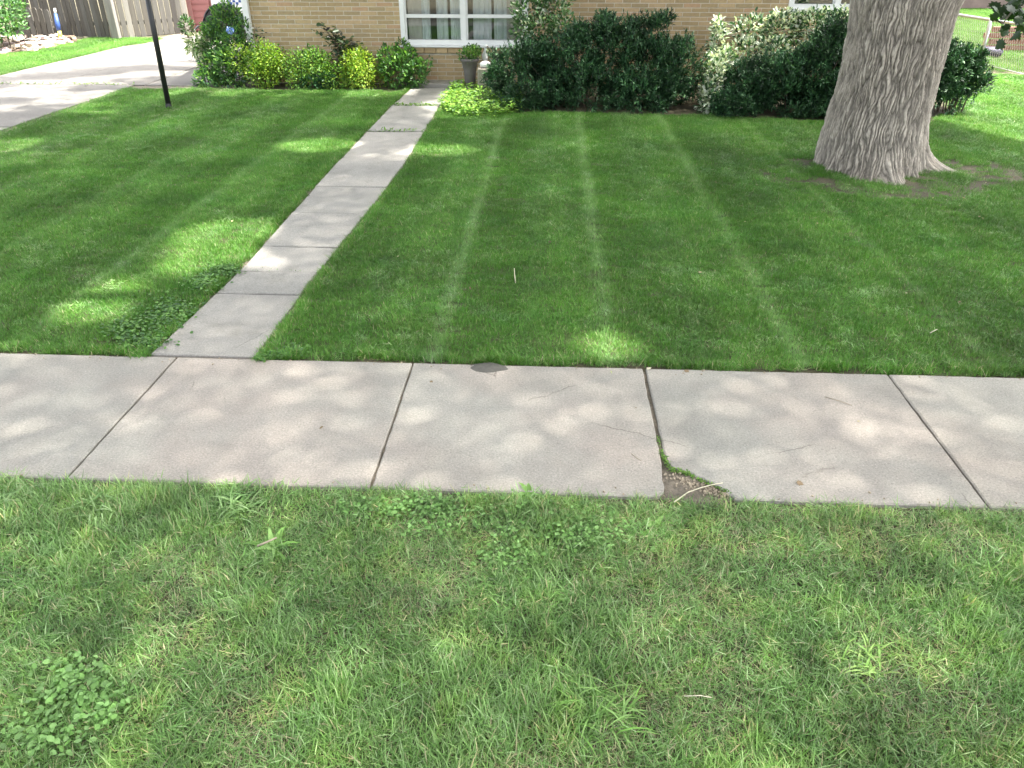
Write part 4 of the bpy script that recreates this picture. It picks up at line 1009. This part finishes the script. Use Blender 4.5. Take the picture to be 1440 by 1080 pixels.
arch('wisp_plant', 'thin curved tendril reaching in front of the brick under the window', 'plant', base, [(V(609, 78, Yr)[0], Yr, V(609, 78, Yr)[1]), (V(600, 88, Yr)[0], Yr-.1, V(600, 88, Yr)[1])], 9, GRN, .04, .07, sp=.05)
# yews
YW = [(.026, .075, .030), (.038, .10, .038), (.07, .155, .055), (.012, .036, .017)]
def yew(label, lob, Y, n_, seedc):
    cx_ = sum(l[0] for l in lob)/len(lob); o_ = (V(cx_, 150, Y)[0], Y)
    Lb = [pxlobe(l[0], l[1], l[2], l[3], l[4] if len(l) > 4 else Y, o_, .42) for l in lob]
    return shrub('yew_bush', label, 'shrub', o_, Lb, n_, T_DIAMOND, .04, .075, .014, .022, YW, [4, 4, 1.6, 3], mat='yew', up=.15, jit=.25, stems=14, shell=.45, tuft=22)
yew('wide spreading dark yew to the right of the window', [(740, 110, 48, 44, 12.5), (800, 95, 48, 42, 12.6), (860, 85, 48, 45, 12.7), (755, 86, 30, 22, 12.9), (915, 108, 46, 42, 12.5), (955, 100, 34, 38, 12.6), (820, 130, 60, 34, 12.3), (900, 138, 55, 28, 12.2), (740, 140, 45, 26, 12.2),
    (812, 56, 16, 18, 12.9), (850, 44, 16, 18, 12.9), (890, 52, 15, 18, 12.9), (930, 66, 20, 14, 12.8), (965, 66, 16, 10, 12.8), (918, 32, 14, 6, 12.9), (935, 28, 6, 5, 12.9), (700, 110, 16, 30, 12.5)], 12.5, 5600, 1)
yew('dark yew close to the left side of the big tree trunk', [(1050, 130, 44, 36, 12.1), (1100, 120, 48, 44, 12.1), (1150, 110, 44, 50, 12.1), (1170, 70, 26, 36, 12.3), (1130, 150, 50, 24, 11.9), (1030, 148, 30, 20, 11.9), (1180, 140, 30, 34, 11.9)], 12.1, 4200, 2)
yew('light edged yew showing to the right of the big tree trunk', [(1325, 105, 30, 30, 12.3), (1350, 98, 24, 22, 12.4), (1335, 80, 22, 14, 12.5), (1365, 112, 16, 14, 12.3), (1320, 140, 22, 22, 12.1), (1345, 135, 14, 12, 12.1), (1360, 85, 14, 10, 12.5)], 12.2, 1700, 3)
# euonymus with white margins
EU = [(.62, .66, .55), (.42, .52, .36), (.06, .15, .05), (.035, .09, .035)]
def euo(label, lob, n_, pal=EU, wts=(3, 2, 2.5, 2.5), T=T_OVAL, L=(.05, .085)):
    o_ = (V(sum(l[0] for l in lob)/len(lob), 150, 12.9)[0], 12.9); Lb = [pxlobe(l[0], l[1], l[2], l[3], l[4], o_, .25) for l in lob]
    return shrub('euonymus_bush', label, 'shrub', o_, Lb, n_, T, L[0], L[1], L[0]*.55, L[1]*.6, pal, wts, stems=9, shell=.3)
euo('white edged euonymus climbing in the gap between the two yews', [(1008, 60, 10, 30, 12.9), (1003, 95, 13, 22, 12.6), (995, 130, 12, 20, 12.3), (990, 152, 10, 10, 12.1), (1010, 38, 7, 12, 12.9), (1020, 85, 14, 16, 12.6), (998, 140, 12, 16, 12.0), (1006, 105, 12, 20, 12.2)], 1900, wts=(4, 2, 2, 1.5))
euo('white edged euonymus mound spreading under the second window', [(1060, 40, 30, 18, 13.4), (1100, 45, 34, 24, 13.3), (1140, 40, 30, 22, 13.3), (1045, 75, 26, 18, 12.9), (1090, 75, 34, 18, 12.8), (1165, 30, 20, 16, 13.4), (1110, 25, 30, 10, 13.6), (1185, 30, 10, 18, 13.3)], 3400)
# light loose shrub by the window
euo('tall loose pale green shrub beside the white window frame', [(745, 15, 26, 20, 13.5), (780, 10, 26, 24, 13.5), (760, 42, 26, 16, 13.3), (735, 40, 16, 20, 13.4), (790, 38, 20, 18, 13.2), (770, -25, 40, 30, 13.6)], 2300,
    pal=[(.35, .45, .3), (.10, .2, .07), (.06, .14, .05), (.5, .52, .45)], wts=(1.6, 4, 4, .8))
# strap-leaved plant by the block
def strap(name, label, c, n_, L0, L1, W, pal, mat='weed', cat='plant', up=1.0, spread=.05, lieflat=0):
    root = empty(name, (c[0], c[1], 0)); tag(root, label, cat)
    V2 = []; F2 = []; C2 = []
    for k in range(n_):
        a = random.uniform(0, 6.28); L_ = random.uniform(L0, L1); el = random.uniform(.5, 1.25)*up; p_ = Vector((random.gauss(0, spread), random.gauss(0, spread), .0)); s = Vector((-math.sin(a), math.cos(a), 0))
        col = np.clip(np.array(random.choice(pal))*random.gauss(1, .15), .01, .9); b = len(V2); sg = 4; wl = W*random.uniform(.7, 1.2)
        for q in range(sg+1):
            wd = wl*.5*(math.sin(math.pi*min(1, .18+.82*q/sg)) if q < sg else .02)
            V2 += [tuple(p_+s*wd+Vector((0, 0, wd*.3))), tuple(p_), tuple(p_-s*wd+Vector((0, 0, wd*.3)))]; C2 += [col]*3
            p_ = p_+Vector((math.cos(a)*math.cos(el), math.sin(a)*math.cos(el), math.sin(el)))*(L_/sg); el -= random.uniform(.25, .5)
            if p_.z < .006: p_.z = .006
        for q in range(sg):
            for w_ in (0, 1): F2.append((b+3*q+w_, b+3*q+w_+1, b+3*q+w_+4, b+3*q+w_+3))
    link('leaf', mesh_np('leaf', np.array(V2), np.array(F2), np.array(C2)), M[mat], root)['kind'] = 'stuff'
    return root
yl_ = 12.6
strap('lily_plant', 'grey green strap leaved plant between the concrete block and the wide yew', (V(712, 120, yl_)[0], yl_), 46, .35, .6, .035, [(.10, .2, .09), (.14, .27, .12), (.2, .3, .17)], spread=.12)
# ground cover beside the path
n_ = 5200; px = rng.uniform(612, 735, n_); py = rng.uniform(118, 168, n_)
lo_ = np.interp(px, [612, 640, 700, 735], [150, 166, 168, 158]); hi_ = np.interp(px, [612, 632, 660, 735], [148, 118, 116, 130]); k = (py < lo_) & (py > hi_); px = px[k]; py = py[k]
gg = np.array([G(a, b) for a, b in zip(px, py)]); gg = gg[(gg[:, 1] < 14.0) & (gg[:, 0] > -1.74)]; n_ = len(gg)
P = np.column_stack([gg, rng.uniform(.02, .16, n_)]); an = rng.random(n_)*6.28
o = link('ground_cover', scatter_leaves('ground_cover', T_OVAL, P, np.stack([np.cos(an), np.sin(an), rng.uniform(-.2, .6, n_)], 1), np.stack([rng.normal(0, .3, n_), rng.normal(0, .3, n_), np.ones(n_)], 1), rng.uniform(.04, .07, n_), rng.uniform(.025, .045, n_), pick([(.2, .38, .05), (.14, .3, .045), (.27, .44, .08), (.07, .17, .03)], n_)), M['leaf'])
tag(o, 'bright green low ground cover right of the path near the house', 'ground cover', kind='stuff')

# clover and broad weeds along the path
def patch(name, label, pxs, n_, L0=.018, L1=.034, hz=.05, pal=((.09, .2, .04), (.13, .26, .06), (.06, .15, .035))):
    P = []
    for k in range(n_):
        c = random.choice(pxs); a = random.gauss(0, .5); b = random.gauss(0, .5); q = G(c[0]+a*c[2], c[1]+b*c[3]); P.append((q[0], q[1], random.uniform(.3, 1)*hz))
    P = np.array(P); an = rng.random(n_)*6.28
    o = link(name, scatter_leaves(name, T_OVAL, P, np.stack([np.cos(an), np.sin(an), rng.uniform(-.2, .5, n_)], 1), np.stack([rng.normal(0, .3, n_), rng.normal(0, .3, n_), np.ones(n_)], 1), rng.uniform(L0, L1, n_), rng.uniform(L0, L1, n_)*.8, pick(pal, n_)), M['weed'])
    return tag(o, label, 'weeds', kind='stuff')
patch('clover_patch', 'broad leaved weeds and clover at the left edge of the garden path', [(225, 455, 40, 26), (180, 470, 40, 18), (250, 440, 26, 16), (205, 488, 30, 8), (290, 400, 26, 12), (320, 385, 20, 8)], 1700)
patch('clover_patch', 'low weeds creeping over the right corner where path meets sidewalk', [(385, 505, 22, 5), (370, 508, 12, 4), (410, 498, 20, 8)], 420, hz=.035)
patch('clover_patch', 'scattered broad leaved weeds in the middle of the grass verge', [(715, 790, 50, 24), (770, 765, 70, 24), (830, 755, 60, 26), (680, 740, 100, 26), (590, 735, 70, 24), (540, 722, 70, 14), (640, 715, 120, 14)], 1100, .012, .027, .052, ((.16, .31, .08), (.21, .37, .12), (.12, .25, .06)))
patch('clover_patch', 'patch of pale weeds in the lower left of the grass verge', [(110, 960, 44, 28), (100, 985, 60, 26), (60, 1040, 70, 34), (140, 1000, 50, 36)], 700, .013, .032, .055, ((.21, .37, .12), (.16, .31, .08)))
# crack fillers: moss and tiny weeds in the joints
mp = []
for a, b, n_, s in (((.582, 3.14), (.597, 3.04), 110, .006), ((.60, 3.025), (.70, 2.975), 170, .009), ((.71, 2.955), (.84, 2.85), 170, .009), ((.576, 3.3), (.582, 3.14), 50, .003)):
    for k in range(n_):
        f_ = random.random(); mp.append((a[0]+(b[0]-a[0])*f_+random.gauss(0, s), a[1]+(b[1]-a[1])*f_+random.gauss(0, s)-.012, random.uniform(.008, .026)))
for yj in (12.22, 10.38, 5.39):
    for k in range(130 if yj > 12 else 45 if yj > 6 else 24):
        mp.append((random.uniform(XL(yj)+.02, XR(yj)-.02), yj+random.gauss(0, .014), random.uniform(.01, .05)))
for k in range(110): mp.append((XE-random.uniform(0, 2.9), 13.93+random.gauss(0, .02), random.uniform(.01, .04)))
mp = np.array(mp); n_ = len(mp); an = rng.random(n_)*6.28
o = link('joint_moss', scatter_leaves('joint_moss', T_OVAL, mp, np.stack([np.cos(an), np.sin(an), rng.uniform(0, 1.2, n_)], 1), np.stack([rng.normal(0, .4, n_), rng.normal(0, .4, n_), np.ones(n_)], 1),
         np.where(mp[:, 1] > 6, rng.uniform(.03, .07, n_), rng.uniform(.008, .016, n_)), np.where(mp[:, 1] > 6, .02, .008), pick([(.13, .26, .04), (.18, .3, .06), (.08, .17, .03)], n_)), M['weed'])
tag(o, 'moss and seedlings growing in the concrete joints and the broken corner', 'moss', kind='stuff')

# ------------------------------------------------------------ urn, block, goose, bits
uc = V(662, 104, 13.9)
urn = empty('planter_urn', (V(661, 108, 13.75)[0], 13.75, 0)); tag(urn, 'dark grey urn planter with a rounded green plant in front of the window', 'planter')
zt = V(661, 82, 13.75)[1]; ur = V(673, 84, 13.75)[0]-V(661, 84, 13.75)[0]
bm = bmesh.new(); lathe(bm, [(0, 0), (ur*.75, 0), (ur*.78, .03), (ur*.45, .06), (ur*.42, .10), (ur*.62, .14), (ur*.72, zt*.6), (ur*.95, zt*.9), (ur*1.1, zt*.92), (ur*1.1, zt), (ur*.98, zt), (ur*.9, zt*.93), (0, zt*.93)], 28)
link('urn_body', bm_mesh('urn_body', bm, True), M['urn'], urn)
P, d_ = lobes_points([(0, 0, zt+.06, ur*1.25, ur*1.25, .14), (.05, 0, zt+.1, ur, ur, .1)], 700, .4); m_ = len(P)
link('foliage', scatter_leaves('foliage', T_OVAL, P, d_+rng.normal(0, .5, (m_, 3))+np.array([0, 0, .5]), d_+np.array([0, 0, .6]), rng.uniform(.03, .05, m_), .025, pick([(.10, .22, .04), (.15, .3, .05), (.05, .12, .03)], m_)), M['leaf'], urn)
box('plinth', (0, 0, -.0), (ur*2.2, ur*2.2, .09), M['block'], urn, bevel=.008)
bx0 = V(672, 110, 13.4)[0]; bx1 = V(712, 110, 13.4)[0]; bz = V(690, 96, 13.4)[1]
o = box('concrete_block', (0, 0, bz/2), (bx1-bx0, .4, bz), M['block'], bevel=.015); o.location = ((bx0+bx1)/2, 13.55, 0)
tag(o, 'weathered tan concrete block behind the ground cover by the urn', 'block')
bm = bmesh.new()
for v_ in bmesh.ops.create_icosphere(bm, subdivisions=3, radius=.075)['verts']:
    v_.co.x *= 1.25*(1+.15*math.sin(v_.co.y*40)); v_.co.z *= .72; v_.co += Vector((0, 0, .05))
o = link('white_rock', bm_mesh('white_rock', bm, True), M['white']); o.location = (V(683, 90, 13.45)[0], 13.45, bz); tag(o, 'rounded bright white rock on top of the concrete block', 'rock')
gs = empty('goose_figurine', (V(682, 88, 13.95)[0], 13.95, 0)); tag(gs, 'white goose figurine on a dark stand between the urn and the yew', 'figurine')
z0 = V(682, 84, 13.95)[1]; z1 = V(682, 66, 13.95)[1]
bm = bmesh.new(); tube(bm, [(0, 0, z0-.04), (0, 0, z0+.03), (.0, 0, z0+.08), (.01, -.02, z1-.05), (.02, -.03, z1)], [.03, .05, .045, .022, .018], 12); link('body', bm_mesh('body', bm, True), M['white'], gs)
bm = bmesh.new(); bmesh.ops.create_icosphere(bm, subdivisions=2, radius=.03, matrix=Matrix.Translation((.022, -.035, z1+.015))); link('head', bm_mesh('head', bm, True), M['white'], gs)
bm = bmesh.new(); tube(bm, [(.04, -.045, z1+.01), (.085, -.06, z1)], [.012, .003], 8); link('beak', bm_mesh('beak', bm, True), M['deadleaf'], gs)
box('stand', (0, 0, (z0-.03)/2), (.1, .1, z0-.03), M['urn'], gs, bevel=.01)

def stick(name, label, pts, r, mat, z=0.0, cat='twig'):
    q = [Vector((*G(a, b, z_), z_)) for a, b, z_ in pts]; o0 = q[0].copy(); bm = bmesh.new(); n_ = len(q)
    tube(bm, [p_-o0 for p_ in q], [r*(1-.5*k/n_) for k in range(n_)], 6); o = link(name, bm_mesh(name, bm, True), M[mat]); o.location = o0; return tag(o, label, cat)
zs_ = ZS+.004
stick('twig', 'pale forked twig lying across the dirt in the broken corner', [(948, 706, .03), (968, 692, .032), (985, 686, .034), (1000, 682, .034), (1016, 679, .03)], .0035, 'pale')
stick('twig', 'thin grey twig on the slab right of the broken corner', [(1160, 558, zs_), (1178, 563, zs_+.002), (1198, 570, zs_)], .002, 'twig')
stick('twig', 'small curved twig left of the broken corner near the joint', [(888, 638, zs_), (897, 645, zs_), (902, 648, zs_)], .0015, 'twig')
stick('twig', 'short light stick lying in the verge beside a dandelion', [(362, 768, .05), (376, 762, .06), (389, 756, .065)], .005, 'twig')
stick('grass_stalk', 'pale upright dry stalk standing in the middle of the lawn', [(725, 398, .02), (724, 388, .06), (723, 377, .09)], .0035, 'pale', cat='stalk')
stick('grass_stalk', 'short pale straw in the right part of the lawn', [(1308, 468, .05), (1318, 463, .055)], .003, 'pale', cat='stalk')
stick('grass_stalk', 'pale straw at the left edge of the lower right verge', [(962, 979, .06), (985, 978, .07), (1000, 981, .06)], .002, 'pale', cat='stalk')
def dead_leaf(px, py, s, label, col='deadleaf'):
    x, y = G(px, py, ZS); tv, tf = T_MAPLE; v = tv.copy(); v[:, 2] += .12*np.sin(v[:, 0]*5+1)*.5+.12; v = v*s
    o = link('dead_leaf', mesh_np('dead_leaf', v, tf), M[col]); o.location = (x, y, ZS+.001); o.rotation_euler = (0, 0, random.uniform(0, 6)); return tag(o, label, 'leaf')
dead_leaf(1120, 678, .035, 'small curled brown leaf on the slab right of the broken corner')
dead_leaf(608, 536, .02, 'tiny dark leaf scrap near the joint left of the dark patch')
dead_leaf(966, 521, .03, 'brown leaf scrap against the lawn edge right of the cracked joint')
dead_leaf(916, 519, .03, 'pale leaf scrap at the lawn end of the cracked joint', 'pale')
# crumbs in the broken corner, litter blown over lawn and concrete
cr_ = []
for k in range(130):
    f_ = random.random(); cx_, cy_ = (.60+.24*f_+random.gauss(0, .02), 2.98-.14*f_-abs(random.gauss(0, .04))); cr_.append((cx_, cy_, .017+random.uniform(0, .004)))
for k in range(70): cr_.append((random.uniform(-3.4, 3.4), random.choice([YF-abs(random.gauss(.01, .03)), YN+abs(random.gauss(.01, .03))]), ZS+.002))
bm = bmesh.new()
for q in cr_:
    add_box(bm, q, [random.uniform(.003, .011) for _ in range(3)], Quaternion((random.random(), random.random(), random.random(), random.random())).normalized().to_matrix())
tag(link('concrete_crumbs', bm_mesh('concrete_crumbs', bm), M['twig']), 'small crumbs of concrete and soil in the broken corner and along the sidewalk edges', 'crumbs', kind='stuff')
n_ = 420; x = rng.uniform(-7, 7, n_); y = rng.uniform(3.0, 11.5, n_); k = rng.random(n_) < np.where(np.hypot(x-TRX, y-TRY) < 2.2, 1, .35)*np.where((y < YF), .25, 1); x = x[k]; y = y[k]; n_ = len(x)
z = np.where((y < YF) | ((x > -2.4) & (x < -1.7)), ZS+.003, rng.uniform(.03, .045, n_)); an = rng.random(n_)*6.28
o = link('leaf_litter', scatter_leaves('leaf_litter', T_OVAL, np.column_stack([x, y, z]), np.stack([np.cos(an), np.sin(an), rng.normal(0, .1, n_)], 1), np.stack([rng.normal(0, .2, n_), rng.normal(0, .2, n_), np.ones(n_)], 1), rng.uniform(.015, .04, n_), rng.uniform(.006, .02, n_), pick([(.25, .19, .1), (.38, .33, .2), (.16, .11, .06), (.3, .34, .14)], n_)), M['weed'])
tag(o, 'scattered bits of fallen leaf and seed on the lawn under the tree', 'leaf litter', kind='stuff')
# coarse tufts and rosettes in the verge
TU = [(.23, .36, .14), (.30, .43, .20), (.16, .29, .09)]
for (px, py, lab) in ((135, 718, 'coarse pale grass tuft in the verge second from the left'), (330, 720, 'coarse pale grass tuft in the verge left of the twig and dandelion'), (8, 712, 'coarse pale grass tuft cut by the left edge of the photo')):
    o = strap('grass_tuft', lab, G(px, py), 110, .08, .16, .008, TU, up=.75, spread=.035, cat='weed'); o['group'] = 'coarse grass tufts in the verge'
for (px, py, L_, lab) in ((385, 775, .11, 'dandelion rosette beside the stick in the verge'), (745, 700, .08, 'low rosette weed at the verge edge near the middle joint'), (925, 745, .08, 'pale rosette weed in the verge below the broken corner'),
                      (850, 1000, .14, 'tall bright grass clump in the lower middle of the verge')):
    strap('dandelion' if 'rosette' in lab else 'grass_tuft', lab, G(px, py), 26 if 'rosette' in lab else 80, L_*.8, L_*1.25, .022 if 'rosette' in lab else .006, [(.17, .33, .07), (.24, .40, .12)], up=.75 if 'rosette' in lab else .9, spread=.012 if 'rosette' in lab else .05, cat='weed')
strap('grass_tuft', 'pale green tuft in the lower right of the verge', G(1215, 935), 50, .07, .12, .007, [(.28, .42, .12), (.2, .36, .08)], up=1.0, spread=.06, cat='weed')
# left background bush and weeds at fence foot
o_ = (V(5, 60, 18.6)[0], 18.6)
Lb = [pxlobe(5, 20, 26, 24, 18.8, o_, .6), pxlobe(-20, 30, 30, 30, 18.6, o_, .6), pxlobe(15, 38, 16, 12, 18.4, o_, .5), pxlobe(-10, 0, 40, 24, 19, o_, .7)]
shrub('background_bush', 'dense mid green bush at the far left behind the stone pile', 'shrub', o_, Lb, 2600, T_OVAL, .06, .1, .035, .06, [(.06, .16, .04), (.12, .25, .07), (.04, .1, .03)], stems=5)
o_ = (V(263, 45, 21.5)[0], 21.5)
shrub('fence_weed', 'dark weed clump where the board fence meets the pink garage', 'plant', o_, [pxlobe(263, 36, 9, 12, 21.5, o_)], 240, T_OVAL, .06, .1, .035, .05, [(.03, .08, .02), (.05, .12, .03)], stems=2)
